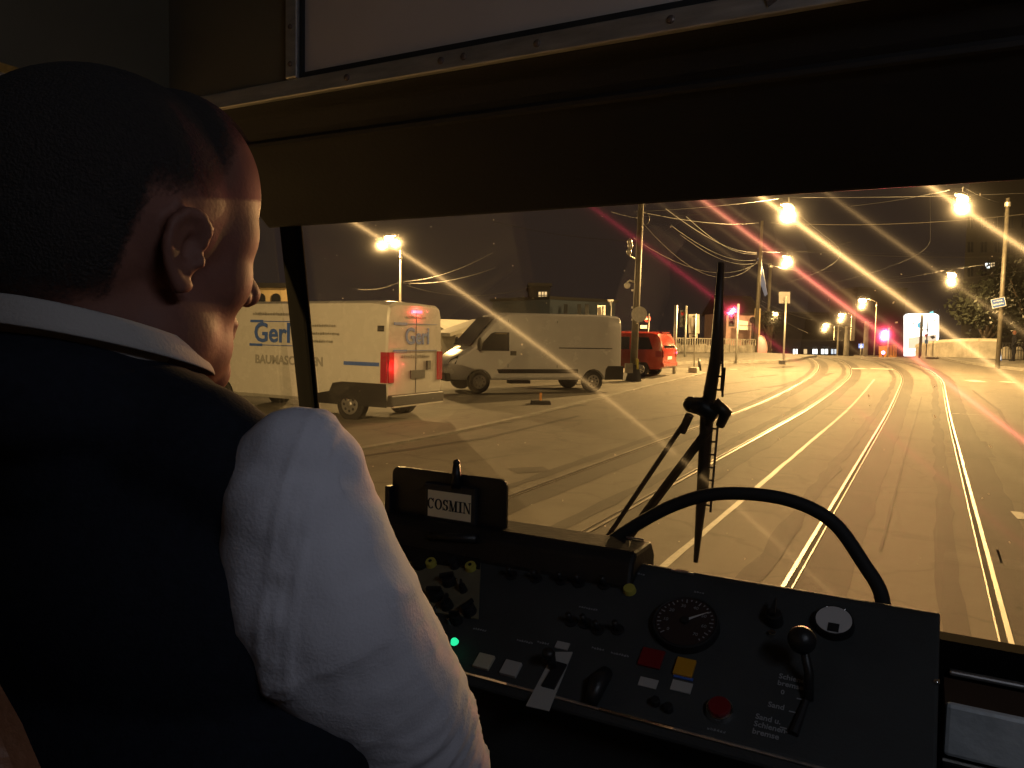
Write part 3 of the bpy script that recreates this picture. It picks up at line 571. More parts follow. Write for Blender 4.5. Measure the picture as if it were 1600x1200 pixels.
# white low shed with gable left of grey van
building(690,712,36,33,1.9,'wall_white','low white shed wall seen in the gap between the two vans','shed',3,roof='gable',roof_m='wall_white')
building(712,775,40,42,1.75,'wall_white','long low white stall with pale pitched roof behind the front of the grey van','shed',4,roof='gable',roof_m='wall_white',wins=((.4,.9,.6,1.4,'window_dark'),))
# dark block with lit windows
ws=[]
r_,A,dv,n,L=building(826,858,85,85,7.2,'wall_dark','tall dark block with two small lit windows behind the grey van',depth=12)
def lit(root,x0,x1,y0,y1,d,mm,n_=2,m_=3,bar='trim_black'):
    b=B(); prism(b,[at(x0,y1,d),at(x1,y1,d),at(x1,y0,d),at(x0,y0,d)],fw*.08); w_=obj('window',b,mm,root)
    b=B(); t=.05*d/85
    for i in range(1,n_+1):
        x=x0+(x1-x0)*i/(n_+1); prism(b,[at(x,y1,d-.03)-RT*t,at(x,y1,d-.03)+RT*t,at(x,y0,d-.03)+RT*t,at(x,y0,d-.03)-RT*t],fw*.02)
    for i in range(1,m_):
        y=y0+(y1-y0)*i/m_; prism(b,[at(x0,y,d-.03)-UP*t,at(x1,y,d-.03)-UP*t,at(x1,y,d-.03)+UP*t,at(x0,y,d-.03)+UP*t],fw*.02)
    if b.verts: obj('window_bars',b,bar,w_)
    else: b.free()
lit(r_,841.5,854.5,456,472,84.2,'warm_lit'); lit(r_,841.5,849,487,495,84.2,'cool_lit',1,2)
r_,A,dv,n,L=building(858,960,75,80,5.3,'wall_blue','long low bluish building with dark arched windows behind the grey van',depth=10)
for x in (884,905,917): lit(r_,x-3,x+3,475,495,73.5,'window_dark',0,1)
# pink building with sign
r_,A,dv,n,L=building(1134,1186,70,70,4.2,'wall_pink','small pink building with pale signboard behind the red traffic light',depth=8,roof='gable')
b=B(); prism(b,[at(1153,515,68),at(1174,516,68),at(1174,503,68),at(1153,500,68)],fw*.1); obj('signboard',b,'sign_white',r_)
b=B(); prism(b,[at(1153,508.6,67.9),at(1174,509.4,67.9),at(1174,508.4,67.9),at(1153,507.4,67.9)],fw*.02); obj('sign_line',b,'grey_print',r_)
g=GD(1182,66); root=empty('lit_column',g,0,'warm lit round column at the corner of the pink building','column'); b=B(); tube(b,[g,V((g.x,g.y,at(1182,482,66).z))],[.3,.24],14); obj('shaft',b,'wall_ochre',root,smooth=True)
g=GD(1176,56); root=empty('round_sign',g,0,'dark round sign on a thick dark post in front of the pink building','road sign')
b=B(); tube(b,[g,V((g.x,g.y,at(1176,500,56).z))],.12,10); obj('post',b,'trim_black',root); plate(root,'disc',1171,1182,494,507,55.8,'trim_black',round_=True)
# pink dome umbrella/kiosk
g=GD(1188,60); root=empty('dome_kiosk',g,0,'pink dome-topped kiosk between the pink building and the dark tree','kiosk'); b=B(); ell(b,V((g.x,g.y,g.z+.2)),(.55,.5,1.15),seg=20,rings=14); ob=obj('dome',b,'pink_paint',root,smooth=True)
b=B(); tube(b,[V((g.x+.56*math.cos(t)*1,g.y-.1,g.z+.2+1.18*math.sin(t))) for t in lin(0,math.pi,16)],.04,6); obj('rim',b,'wall_pink',root)
# far shops
r_,A,dv,n,L=building(1195,1335,130,130,1.55,'wall_dark','far low row of shops with bright windows beyond the crest',depth=10,roof=None)
for x0,x1,mm in ((1239.5,1246,'white_lit'),(1256,1261,'warm_lit'),(1270,1277,'white_lit'),(1283.5,1293.5,'white_lit'),(1299,1307,'cool_lit')): lit(r_,x0,x1,545.5,553,128.5,mm,1 if x1-x0>6 else 0,1)
# right dark blocks
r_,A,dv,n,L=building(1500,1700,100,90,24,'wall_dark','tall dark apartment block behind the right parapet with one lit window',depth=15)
lit(r_,1540.5,1547,411,419,92,'white_lit',1,2); lit(r_,1549,1554,410,417,92,'warm_lit',1,2); lit(r_,1582,1584,441,449,90,'warm_lit',0,1)
for ix in range(9):
    for iz in range(4):
        x=1512+ix*21; y=340+iz*38; lit(r_,x,x+9,y,y+16,91.5-(ix*.3),'window_dark',1,1)
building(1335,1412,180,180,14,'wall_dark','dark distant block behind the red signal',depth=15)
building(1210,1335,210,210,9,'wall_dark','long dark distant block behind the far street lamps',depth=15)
g=GD(1392,62); root=empty('orange_kiosk',g,0,'narrow orange kiosk at the crest right under the red signal','kiosk')
b=B(); prism(b,[at(1384.5,558,61),at(1401,558,61),at(1401,539,61),at(1384.5,539,61)],fw*1.2); obj('body',b,'orange_paint',root)
b=B()
for x in (1389,1394,1398): prism(b,[at(x,556,60.95),at(x+.6,556,60.95),at(x+.6,541,60.95),at(x,541,60.95)],fw*.03)
obj('door_gap',b,'trim_black',root); b=B(); prism(b,[at(1383.5,539,60.9),at(1402,539,60.9),at(1402,537,60.9),at(1383.5,537,60.9)],fw*1.4); obj('roof',b,'roof_dark',root)
# ================================================================== TREES
def tree(g,h,r,label,n=900,seed=1,group='dark trees at the bridge'):
    rnd=random.Random(seed); root=empty('tree',g,0,label,'tree',group)
    b=B(); tube(b,[g-V((0,0,.2)),g+V((0,0,h*.35)),g+V((.1,0,h*.7))],[r*.09,r*.07,r*.03],8)
    cl=[]
    for k in range(9):
        a=rnd.uniform(0,6.28); rr=rnd.uniform(.2,.75)*r; c=g+V((rr*math.cos(a),rr*math.sin(a),h*rnd.uniform(.45,.95))); cl.append((c,rnd.uniform(.35,.6)*r))
        tube(b,[g+V((0,0,h*.3)),c],[r*.04,r*.012],5)
    obj('trunk',b,'bark',root,smooth=True); b=B()
    for k in range(n):
        c,cr=rnd.choice(cl); v=V((rnd.gauss(0,1),rnd.gauss(0,1),rnd.gauss(0,1))).normalized()*cr*rnd.uniform(.4,1.05); v.z*=.8; p=c+v; s=rnd.uniform(.12,.3)*r*.22
        x=V((rnd.gauss(0,1),rnd.gauss(0,1),rnd.gauss(0,1))).normalized(); y=x.orthogonal().normalized()
        b.faces.new([b.verts.new(p+q) for q in (x*s,y*s*.6,-x*s,-y*s*.6)])
    obj('crown',b,'leaf',root)
tree(GD(1204,72),4.2,1.6,'small dark tree just right of the pink dome kiosk',1200,3)
tree(GD(1540,70),7.0,4.6,'broad dark tree behind the pale right-hand parapet',3500,4); tree(GD(1610,60),7.6,4.0,'dark tree at the right edge behind the standing person',3000,5)
# ================================================================== VANS
def hw(W,z,zt): return W/2*(1-.075*max(0,(z-1.0)/(zt-1.0))**2) if z>1.0 else W/2*(1-.04*max(0,(.7-z)/.4))
def loft_van(root,W,prof,mname,zt,arches,wr):
    """prof: list of (x, z_low, z_top, side scale) from the rear to the nose. x forward, y left."""
    b=B(); rings=[]
    for (x,zl,zh,sc) in prof:
        sec=[]; n=7; hh=zh-zl; zc=[zl]+[zl+min(.08,.12*hh)]+[zl+hh*t for t in (.2,.4,.6,.8,.9)]+[zh-min(.06,.05*hh),zh]
        hs=[hw(W,z,zt)*sc for z in zc]; hs[0]-=.06*sc; hs[-2]-=.03*sc; hs[-1]-=.16*sc
        for z,h in zip(zc,hs): sec.append((x,h,z))
        sec.append((x,0,zh+.02))
        for z,h in reversed(list(zip(zc,hs))): sec.append((x,-h,z))
        sec.append((x,0,zl))
        rings.append([b.verts.new(v) for v in sec])
    n=len(rings[0])
    for a,c in zip(rings,rings[1:]):
        for k in range(n): b.faces.new((a[k],a[(k+1)%n],c[(k+1)%n],c[k]))
    b.faces.new(rings[0]); b.faces.new(rings[-1][::-1])
    o=obj('body',b,[mname,'trim_black'],root,local=True)
    c=B()
    for ax in arches:
        for s in (-1,1): tube(c,[(ax,s*(W/2+.1),wr-.02),(ax,s*(W/2-.28),wr-.02)],wr*1.2,28)
    cut(o,c)
    o.modifiers.new('bevel','BEVEL').width=.02
    for p in o.data.polygons: p.use_smooth=True
    o.data.set_sharp_from_angle(angle=rad(28))
    return o
def side_panel(b,W,zt,pts,s,off=.006,th=.012,sub=5):
    """polygon on the van side (x,z), following the tumblehome"""
    sc=1
    f=[]
    for (x,z) in pts: f.append(V((x,s*(hw(W,z,zt)*sc+off),z)))
    prism(b,f,(0,-s*th,0))
def wheel(root,x,y,wr,s,hub='hubcap'):
    b=B(); tube(b,[(x,y+s*.11,wr),(x,y+s*.09,wr),(x,y-s*.09,wr),(x,y-s*.11,wr)],[wr-.04,wr,wr,wr-.04],32)
    t=obj('wheel',b,'rubber',root,local=True,smooth=False)
    b=B(); tube(b,[(x,y+s*.112,wr),(x,y+s*.118,wr)],[wr*.62,wr*.55],24); ell(b,(x,y+s*.12,wr),(wr*.2,.03,wr*.2),seg=16,rings=8); 
    obj('hubcap',b,hub,t,local=True)
    b=B()
    for k in range(8):
        a=k*math.pi/4; c=V((x+wr*.4*math.cos(a),y+s*.121,wr+wr*.4*math.sin(a))); ell(b,c,(wr*.09,.006,wr*.09),seg=10,rings=6)
    obj('vent_hole',b,'trim_black',t,local=True)
def text_side(root,name,s,size,x,z,y,sgn,m,bold=0,spacing=1,shear=0):
    """text on the side of a van whose outward normal is sgn*Y (local)"""
    # reading direction: for the +Y side seen from outside, text runs towards -x
    R_=Matrix(((-sgn,0,0,0),(0,0,sgn,0),(0,1,0,0),(0,0,0,1)))
    b=B(); (text_bm(b,s,size,Matrix.Translation((x,y,z))@R_,.004,bold=bold,spacing=spacing) if isinstance(s,str) else blur_bm(b,s,size,Matrix.Translation((x,y,z))@R_,.004)); return obj(name,b,m,root,local=True)
# --- lettered white van: rear near corner at px 605
def place(px,d,ang_vec):
    p=GD(px,d); return p,math.atan2(ang_vec.y,ang_vec.x)
# its axis (forward) goes left and away
rr=GD(605,15.9); far=GD(693,17.75); wdir=(V((rr.x,rr.y,0))-V((far.x,far.y,0))).normalized()  # from far side to near side = vehicle left
fdir=V((wdir.y,-wdir.x,0))
if fdir.dot(RT)>0: fdir=-fdir
W1=2.05; left=V((-fdir.y,fdir.x,0)); sgn=1 if left.dot(wdir)>0 else -1
base=rr-wdir*(W1/2); base.z=tz(base.x,base.y)
van=empty('lettered_van',base,math.atan2(fdir.y,fdir.x),'white high-roof van with blue lettering and red tail lamp, leftmost vehicle','van')
prof=[(0,.42,2.48,.97),(.05,.38,2.53,1),(.5,.36,2.58,1),(4.1,.36,2.56,1),(4.4,.36,2.46,.995),(4.9,.36,2.0,.97),(5.3,.36,1.42,.95),(5.55,.36,1.25,.93),(5.9,.38,1.05,.86),(5.99,.42,.85,.78)]
loft_van(van,W1,prof,'van_white',2.55,(1.0,4.95),.36)
for x in (1.0,4.95):
    for s in (-1,1): wheel(van,x,s*(W1/2-.13),.36,s)
s=sgn; zt=2.55
b=B(); side_panel(b,W1,zt,[(.02,.34),(2.0,.34),(2.2,.50),(1.55,.62),(1.45,.80),(1.2,.84),(.02,.84)],s,.012,.02); 
obj('lower_cladding',b,'trim_black',van,local=True,label='black plastic lower side cladding')
for sd in (1,-1):
    b=B(); side_panel(b,W1,zt,[(.0,.86),(.16,.86),(.16,1.5),(.0,1.5)],sd,.015,.03); box(b,-.035,.01,sd*(W1/2-.2),sd*(W1/2-.03),.86,1.5); obj('tail_lamp',b,'tail_lit',van,local=True)
b=B(); side_panel(b,W1,zt,[(.1,1.93),(.27,1.93),(.27,2.05),(.1,2.05)],s,.012,.02); obj('hinge',b,'trim_black',van,local=True)
b=B(); side_panel(b,W1,zt,[(.2,1.20),(1.15,1.20),(1.15,1.28),(.2,1.28)],s,.008,.004); obj('blue_stripe',b,'blue_print',van,local=True)
yy=lambda z:s*(hw(W1,z,zt)+.010)
text_side(van,'lettering','Gerl',.62,3.25,1.83,yy(1.83)+s*.01,s,'blue_print',.012)
text_side(van,'lettering','BAUMASCHINEN',.27,2.75,1.23,yy(1.23),s,'grey_print',.008)
text_side(van,'lettering',10,.13,1.72,2.03,yy(2.03)+s*.01,s,'grey_print',.004)
text_side(van,'lettering',12,.13,1.68,1.86,yy(1.86)+s*.012,s,'grey_print',.004)
text_side(van,'lettering',10,.13,1.78,1.69,yy(1.69)+s*.012,s,'grey_print',.004)
text_side(van,'lettering',22,.15,3.0,2.28,yy(2.28)+s*.03,s,'grey_print',.003)
b=B()
for z in (1.56,2.10): side_panel(b,W1,zt,[(2.55,z),(3.9,z),(3.9,z+.014),(2.55,z+.014)],s,.018,.004); side_panel(b,W1,zt,[(3.55,z-.02),(3.95,z-.02),(3.95,z+.035),(3.55,z+.035)],s,.019,.004)
obj('logo_bars',b,'blue_print',van,local=True)
# rear doors
b=B(); box(b,-.008,.02,-.006,.006,.6,2.42); obj('door_seam',b,'trim_black',van,local=True)
b=B(); box(b,-.10,.1,-W1/2+.04,W1/2-.04,.36,.60); obj('rear_bumper',b,'trim_black',van,local=True,bevel=.03)
b=B(); box(b,-.115,-.10,-W1/2+.1,W1/2-.1,.34,.37); obj('bumper_trim',b,'aluminium',van,local=True)
b=B(); box(b,-.03,.0,-.18,.18,2.34,2.40); obj('brake_light',b,'red_glow',van,local=True)
b=B(); box(b,-.035,-.002,-.26,.26,1.26,1.38) if 0 else box(b,-.02,.0,-.85,.85,1.50,1.51); obj('door_groove',b,'grey_print',van,local=True)
b=B(); box(b,-.03,.0,-.05*s-.26,-.05*s+.26,.92,1.1); obj('number_plate',b,'trim_black',van,local=True)
b=B(); box(b,-.05,.0,-s*.45-.06,-s*.45+.06,1.1,1.3); obj('door_handle',b,'trim_black',van,local=True)
R2=Matrix(((0,0,-1,0),(-1,0,0,0),(0,1,0,0),(0,0,0,1)))
b=B(); text_bm(b,'Gerl',.5,Matrix.Translation((-.008,-s*.05,1.82))@R2,.004,bold=.01); obj('rear_lettering',b,'blue_print',van,local=True)
b=B()
for z,hh in ((1.52,.05),(2.10,.05)): box(b,-.014,.0,-.8,.8,z,z+.012); box(b,-.016,.0,s*.35,s*.8,z-.03,z+.03)
obj('rear_logo_bars',b,'blue_print',van,local=True)
b=B(); blur_bm(b,13,.16,Matrix.Translation((-.008,0,1.40))@R2,.004); blur_bm(b,12,.12,Matrix.Translation((-.008,0,2.25))@R2,.004); obj('rear_lettering_small',b,'grey_print',van,local=True)
lp=van.matrix_world@V((-.12,0,2.36)); lamp_light(lp,7,(1,.06,.05),.03,'brake_glow',van)
lp=van.matrix_world@V((-.16,s*(W1/2-.12),1.2)); lamp_light(lp,9,(1,.10,.08),.03,'brake_glow',van)
# --- grey van: side to us, nose left
def side_vehicle(px_rear,d_rear,px_front,d_front):
    a=GD(px_rear,d_rear); c=GD(px_front,d_front); f=(V((c.x,c.y,0))-V((a.x,a.y,0))).normalized(); n=V((-f.y,f.x,0)); s=1 if n.dot(EYE-a)>0 else -1
    return a,f,n*s,s
a,f,n,s=side_vehicle(972,25.6,703,23.4); W2=2.05; base=a-n*(W2/2)+V((0,0,.03)); van=empty('panel_van',base,math.atan2(f.y,f.x),'plain light grey high-roof panel van parked side-on in the middle','van')
prof=[(0,.45,2.40,.97),(.06,.42,2.50,1),(.6,.40,2.54,1),(4.0,.40,2.52,1),(4.25,.40,2.44,.995),(4.75,.40,1.96,.97),(5.2,.40,1.42,.95),(5.5,.40,1.22,.92),(5.85,.42,1.02,.86),(5.99,.46,.82,.76)]
loft_van(van,W2,prof,'van_grey',2.52,(1.02,4.98),.35)
for x in (1.02,4.98):
    for q in (-1,1): wheel(van,x,q*(W2/2-.13),.35,q)
zt=2.52
b=B(); side_panel(b,W2,zt,[(-.02,.40),(.60,.40),(.58,.75),(.50,.86),(.0,.86)],s,.012,.02); box(b,-.10,.06,-W2/2+.02,W2/2-.02,.40,.86); obj('rear_bumper',b,'trim_black',van,local=True,bevel=.02)
b=B(); side_panel(b,W2,zt,[(1.6,.62),(4.35,.62),(4.42,.75),(1.6,.75)],s,.02,.03); obj('side_moulding',b,'trim_black',van,local=True)
for q in (1,-1):
    b=B(); side_panel(b,W2,zt,[(4.02,1.32),(4.95,1.32),(5.10,1.36),(4.62,1.86),(4.5,1.9),(4.02,1.9)],q,.004,.012); w_=obj('side_window',b,'car_glass',van,local=True)
    b=B(); side_panel(b,W2,zt,[(4.10,1.84),(4.52,1.84),(4.46,1.88),(4.10,1.88)],q,.008,.004); obj('window_sticker',b,'panel_olive',w_,local=True)
b=B(); q=[(4.42,2.42),(5.28,1.43)]; z0,z1=2.36,1.46; x0=4.5;x1=5.25
prism(b,[(4.45,.74,2.36),(4.45,-.74,2.36),(5.26,-.84,1.45),(5.26,.84,1.45)],(.02,0,.03)); obj('windscreen',b,'car_glass',van,local=True)
b=B(); side_panel(b,W2,zt,[(3.78,1.18),(3.98,1.18),(3.98,1.32),(3.78,1.32)],s,.02,.02); obj('door_handle',b,'trim_black',van,local=True)
b=B(); 
for x in (4.05,2.35): side_panel(b,W2,zt,[(x-.009,.8),(x+.009,.8),(x+.009,2.3),(x-.009,2.3)],s,.003,.003)
side_panel(b,W2,zt,[(.35,1.42),(2.3,1.42),(2.3,1.45),(.35,1.45)],s,.004,.003)
obj('door_seam',b,'trim_black',van,local=True)
for q in (1,-1):
    b=B(); ell(b,(5.05,q*(W2/2+.14),1.52),(.07,.13,.22),seg=14,rings=10); tube(b,[(5.0,q*(W2/2-.06),1.4),(5.03,q*(W2/2+.1),1.42)],.03,6); obj('wing_mirror',b,'trim_black',van,local=True,smooth=True)
    b=B(); prism(b,[(5.62,q*.86,1.16),(5.86,q*.78,1.02),(5.93,q*.70,.86),(5.72,q*.90,.9)],(0.015,q*.03,.01)); obj('headlamp',b,'car_glass',van,local=True)
b=B(); box(b,5.85,6.04,-.85,.85,.36,.62); obj('front_bumper',b,'trim_black',van,local=True,bevel=.04)
b=B(); box(b,3.2,3.9,s*.55,s*.85,.28,.38); obj('underbody_step',b,'trim_black',van,local=True)
# --- red minivan
a,f,n,s=side_vehicle(1034,32.5,905,26.5)
a,f,n,s=side_vehicle(1036,31.5,900,32.5)
f=(f*1.0+fw.to_3d()*.28); f.z=0; f.normalize(); nn=V((-f.y,f.x,0)); s=1 if nn.dot(EYE-a)>0 else -1; n=nn*s
W3=1.85; base=a-n*(W3/2)+V((0,0,.03)); van=empty('red_minivan',base,math.atan2(f.y,f.x),'red minivan parked behind the utility pole with its tailgate towards the road','van')
prof=[(0,.5,1.2,.94),(.03,.42,1.3,.96),(.12,.36,1.62,.98),(.25,.34,1.82,1),(.5,.33,1.88,1),(2.6,.33,1.88,1),(3.0,.33,1.80,.99),(3.5,.33,1.42,.97),(3.85,.33,1.15,.95),(4.5,.36,.95,.86),(4.66,.42,.75,.78)]
def loft_simple(*k): return loft_van(*k)
loft_van(van,W3,prof,'van_red',1.9,(.95,3.75),.33)
for x in (.95,3.75):
    for q in (-1,1): wheel(van,x,q*(W3/2-.12),.33,q,'chrome')
for q in (1,-1):
    b=B(); side_panel(b,W3,1.9,[(.42,1.16),(1.35,1.14),(1.35,1.66),(.62,1.66)],q,.006,.012); obj('side_window',b,'car_glass',van,local=True)
    b=B(); side_panel(b,W3,1.9,[(1.45,1.14),(2.5,1.12),(2.5,1.66),(1.45,1.66)],q,.006,.012); obj('side_window',b,'car_glass',van,local=True)
    b=B(); side_panel(b,W3,1.9,[(2.6,1.12),(3.35,1.15),(2.95,1.62),(2.6,1.66)],q,.006,.012); obj('side_window',b,'car_glass',van,local=True)
    b=B(); side_panel(b,W3,1.9,[(.05,.85),(.3,.85),(.3,1.1),(.06,1.1)],q,.012,.02); box(b,-.02,.08,q*(W3/2-.16),q*(W3/2-.06),.85,1.12); obj('tail_lamp',b,'red_lens',van,local=True)
b=B(); prism(b,[(.015,.70,1.22),(.015,-.70,1.22),(.22,-.64,1.72),(.22,.64,1.72)],(-.02,0,.01)); obj('rear_window',b,'car_glass',van,local=True)
b=B(); box(b,-.06,.1,-W3/2+.03,W3/2-.03,.45,.62); obj('rear_bumper',b,'van_red',van,local=True,bevel=.03)
b=B(); box(b,-.012,.0,-.26,.26,.75,.87); obj('number_plate',b,'sign_white',van,local=True)
b=B(); side_panel(b,W3,1.9,[(.3,.62),(3.3,.62),(3.3,.70),(.3,.70)],s,.012,.02); obj('side_moulding',b,'van_red',van,local=True)
b=B(); ell(b,(-.03,-s*(W3/2-.12),1.02),(.03,.05,.05)); obj('lit_tail_lamp',b,'red_glow',van,local=True)
b=B(); box(b,.2,.34,-.5,.5,1.86,1.885); obj('roof_spoiler',b,'van_red',van,local=True)
# rubber sign base on the road
g=G(845,634); root=empty('rubber_base',g,0,'black rubber block with a short stub lying on the road before the grey van','road block')
b=B(); dv=(RT*1).to_3d(); ang=math.atan2(RT.y,RT.x); m=Matrix.Translation(g)@Matrix.Rotation(ang,4,'Z')
prism(b,[m@V(v) for v in ((-.29,0,0),(.29,0,0),(.26,0,.13),(-.26,0,.13))],m.to_3x3()@V((0,.4,0))); obj('block',b,'rubber',root,bevel=.02)
b=B(); tube(b,[m@V((0,.2,.1)),m@V((.0,.2,.34))],.035,8); obj('stub',b,'orange_paint',root)
# distant person on the right
def person_far(g,ang,label):
    root=None; b=B(); m=Matrix.Translation(g)@Matrix.Rotation(ang,4,'Z')
    P=lambda *p:m@V(p)
    caps(b,[P(-.09,.1,.06),P(-.09,-.02,.48),P(-.08,0,.9)],[.05,.062,.09]); caps(b,[P(.09,-.08,.06),P(.09,.02,.48),P(.08,0,.9)],[.05,.062,.09])
    for sx,yy in ((-.09,.16),(.09,-.02)): ell(b,P(sx,yy,.04),(.045,.12,.04),Matrix.Rotation(ang,4,'Z'))
    ell(b,P(0,0,1.0),(.16,.12,.14),Matrix.Rotation(ang,4,'Z')); ell(b,P(0,0,1.2),(.17,.13,.25),Matrix.Rotation(ang,4,'Z')); ell(b,P(0,0,1.38),(.2,.12,.12),Matrix.Rotation(ang,4,'Z'))
    for sx in (-1,1): caps(b,[P(.2*sx,0,1.4),P(.25*sx,-.02,1.13),P(.2*sx,.1,.93)],[.06,.05,.04]); ell(b,P(.2*sx,.12,.87),(.035,.03,.06))
    caps(b,[P(0,0,1.45),P(0,.01,1.56)],[.06,.055]); ell(b,P(0,.02,1.65),(.08,.1,.12),Matrix.Rotation(ang,4,'Z')); ell(b,P(0,.12,1.64),(.015,.02,.02))
    o=obj('person',b,'navy_cloth'); remesh(o,.022,3); o.data.materials.append(M['skin'])
    for p in o.data.polygons:
        c=p.center
        if c.z>g.z+1.52: p.material_index=1
    b=B(); ell(b,P(0,0,1.69),(.086,.1,.095),Matrix.Rotation(ang,4,'Z')); h=obj('hair',b,'stubble',o,smooth=True)
    return tag(o,label,'person')
g=G(1585,567); person_far(GD(1585,44)+V((0,0,.13)),rad(100),'person in dark clothes standing by the railing at the right edge')
# ================================================================== TRAM CAB
tram=empty('tram_cab',(-.18,0,.87),0,'dark tram cab shell with header, pillar, windscreen and ceiling panels around the driver','tram')
XL,XR=-1.28,.92; FL=.87
def tp(name,b,m,**k): return obj(name,b,m,tram,**k)
b=B(); box(b,XL,XR,-6,1.5,FL-.1,FL); tp('floor',b,'floor_rubber')
b=B(); box(b,XL,XR,-6,1.3,2.85,2.92); tp('roof',b,'cab_olive')
# side walls with window openings
def wall_with_window(x0,x1,y0,y1,wy0,wy1,wz0,wz1,m):
    b=B(); 
    for q in ((y0,wy0,FL,2.85),(wy1,y1,FL,2.85),(wy0,wy1,FL,wz0),(wy0,wy1,wz1,2.85)):
        if q[1]-q[0]>.01: box(b,x0,x1,*q)
    tp('side_wall',b,m)
wall_with_window(XL-.05,XL,-.9,1.40,.1,1.398,1.45,2.35,'cab_olive'); wall_with_window(XR,XR+.05,-.9,1.46,.0,1.25,1.55,2.35,'cab_black')
wall_with_window(XL-.05,XL,-6,-.9,-5,-1.1,1.6,2.4,'cab_olive'); wall_with_window(XR,XR+.05,-6,-.9,-5,-1.1,1.6,2.4,'cab_olive')
b=B(); box(b,XL,XR,-6.05,-6,FL,2.85); tp('rear_wall',b,'cab_olive')
b=B(); prism(b,[(XL-.03,.1,1.45),(XL-.03,1.385,1.45),(XL-.03,1.25,2.35),(XL-.03,.1,2.35)],(.006,0,0)); tp('side_window',b,'side_glass')
b=B(); box(b,XR+.024,XR+.03,0,1.25,1.55,2.35); tp('side_window',b,'side_glass')
# windscreen glass: base (Y1.38,z1.49) to head (Y1.25,z2.2)
b=B(); prism(b,[(-1.225,1.395,1.46),(XR,1.395,1.46),(XR,1.245,2.2),(-1.20,1.245,2.2)],(0,.005,.001)); ws=tp('windscreen',b,'windscreen_glass')
b=B(); rnd=random.Random(5)
for k in range(150):
    u=rnd.random(); x=-1.18+rnd.random()**1.3*2.0; z=1.55+rnd.random()*.62; y=1.395-(z-1.46)*.2027+.0064; r_=rnd.uniform(.0003,.0010)*(1 if k%9 else 1.5)
    a=rnd.uniform(0,3.14); el_=rnd.uniform(1,2.6); X=V((math.cos(a),0,math.sin(a)))*r_*el_; Y_=V((-math.sin(a),0,math.cos(a)))*r_
    b.faces.new([b.verts.new(V((x,y,z))+X*math.cos(t)+Y_*math.sin(t)) for t in [k2*math.pi/4 for k2 in range(8)]])
dm=D.materials.new('dust'); dm.use_nodes=True; t_=dm.node_tree; t_.nodes.clear(); o_=t_.nodes.new('ShaderNodeOutputMaterial'); tl=t_.nodes.new('ShaderNodeBsdfTranslucent'); tl.inputs[0].default_value=(.7,.68,.6,1); t_.links.new(tl.outputs[0],o_.inputs[0]); M['dust']=dm
dd_=tp('dirt_specks',b,'dust'); dd_['kind']='stuff'
# header
b=B(); prism(b,[(XL,1.235,2.166),(XL,1.262,2.178),(XL,1.262,2.5),(XL,1.0,2.5),(XL,1.0,2.345),(XL,1.04,2.335),(XL,1.06,2.31)],(XR-XL,0,0)); tp('header_panel',b,'cab_black',bevel=.006)
b=B(); prism(b,[(XL,1.265,2.20),(XL,1.30,2.20),(XL,1.29,2.85),(XL,1.265,2.85)],(XR-XL,0,0)); tp('front_cowl',b,'tram_paint') 
b=B(); tube(b,[(XL,1.075,2.296),(XR,1.075,2.296)],.008,8); tp('header_bead',b,'cab_black')
# fascia above
b=B(); box(b,-.945,XR,.992,1.0,2.375,2.85); tp('ceiling_panel',b,'cab_cream',label='cream removable panel framed in aluminium')
b=B(); box(b,XL,-.975,.990,1.0,2.35,2.85); tp('ceiling_panel',b,'cab_olive',label='dark olive panel left of the cream one')
b=B(); box(b,XL,XR,.978,.990,2.338,2.366); 
fr=tp('panel_trim',b,'aluminium',bevel=.002)
b=B(); box(b,-.972,-.948,.976,.992,2.367,2.85); fr2=tp('panel_trim',b,'aluminium',bevel=.002)
b=B(); box(b,-.948,XR,.984,.991,2.368,2.376); tp('rubber_gasket',b,'rubber')
b=B(); box(b,-.9475,-.942,.984,.991,2.376,2.85); tp('rubber_gasket',b,'rubber')
for x in (-.84,-.66,-.62,-.5,-.31,-.12,.07,.3):
    b=B(); ell(b,(x,.977,2.352),(.0055,.003,.0055),seg=12,rings=6); obj('screw',b,'screw',fr)
for z in (2.39,2.45,2.52,2.6):
    b=B(); ell(b,(-.960,.975,z),(.0045,.003,.0045),seg=12,rings=6); obj('screw',b,'screw',fr2)
b=B(); prism(b,[(-.20,.983,2.37),(-.175,.983,2.37),(-.18,.983,2.352),(-.19,.983,2.346)],(0,-.008,0)); obj('clip',b,'screw',fr)
# left pillar
b=B(); prism(b,[(-1.208,1.36,1.2),(-1.262,1.36,1.2),(-1.262,1.44,1.2),(-1.208,1.44,1.2)],(0,0,0.001))
b.free(); b=B()
for (z0,y0,xr0,xl0,z1,y1,xr1,xl1) in ((1.3,1.385,-1.222,-1.268,2.2,1.232,-1.196,-1.252),):
    v=[b.verts.new(q) for q in ((xr0,y0,z0),(xl0,y0,z0),(xl0,y0+.02,z0),(xr0,y0+.02,z0),(xr1,y1,z1),(xl1,y1,z1),(xl1,y1+.02,z1),(xr1,y1+.02,z1))]
    for q in ((0,1,2,3),(7,6,5,4),(0,4,5,1),(1,5,6,2),(2,6,7,3),(3,7,4,0)): b.faces.new([v[i] for i in q])
tp('windscreen_pillar',b,'matte_black',bevel=.008)
b=B(); tube(b,[(-1.272,1.375,1.4),(-1.266,1.33,1.92)],.0028,6); tp('window_bead',b,'aluminium')
b=B(); prism(b,[(XR,1.37,1.3),(XR-.08,1.37,1.3),(XR-.08,1.43,1.3),(XR,1.43,1.3)],(0,-.14,.9)); tp('windscreen_pillar',b,'cab_black',bevel=.008)
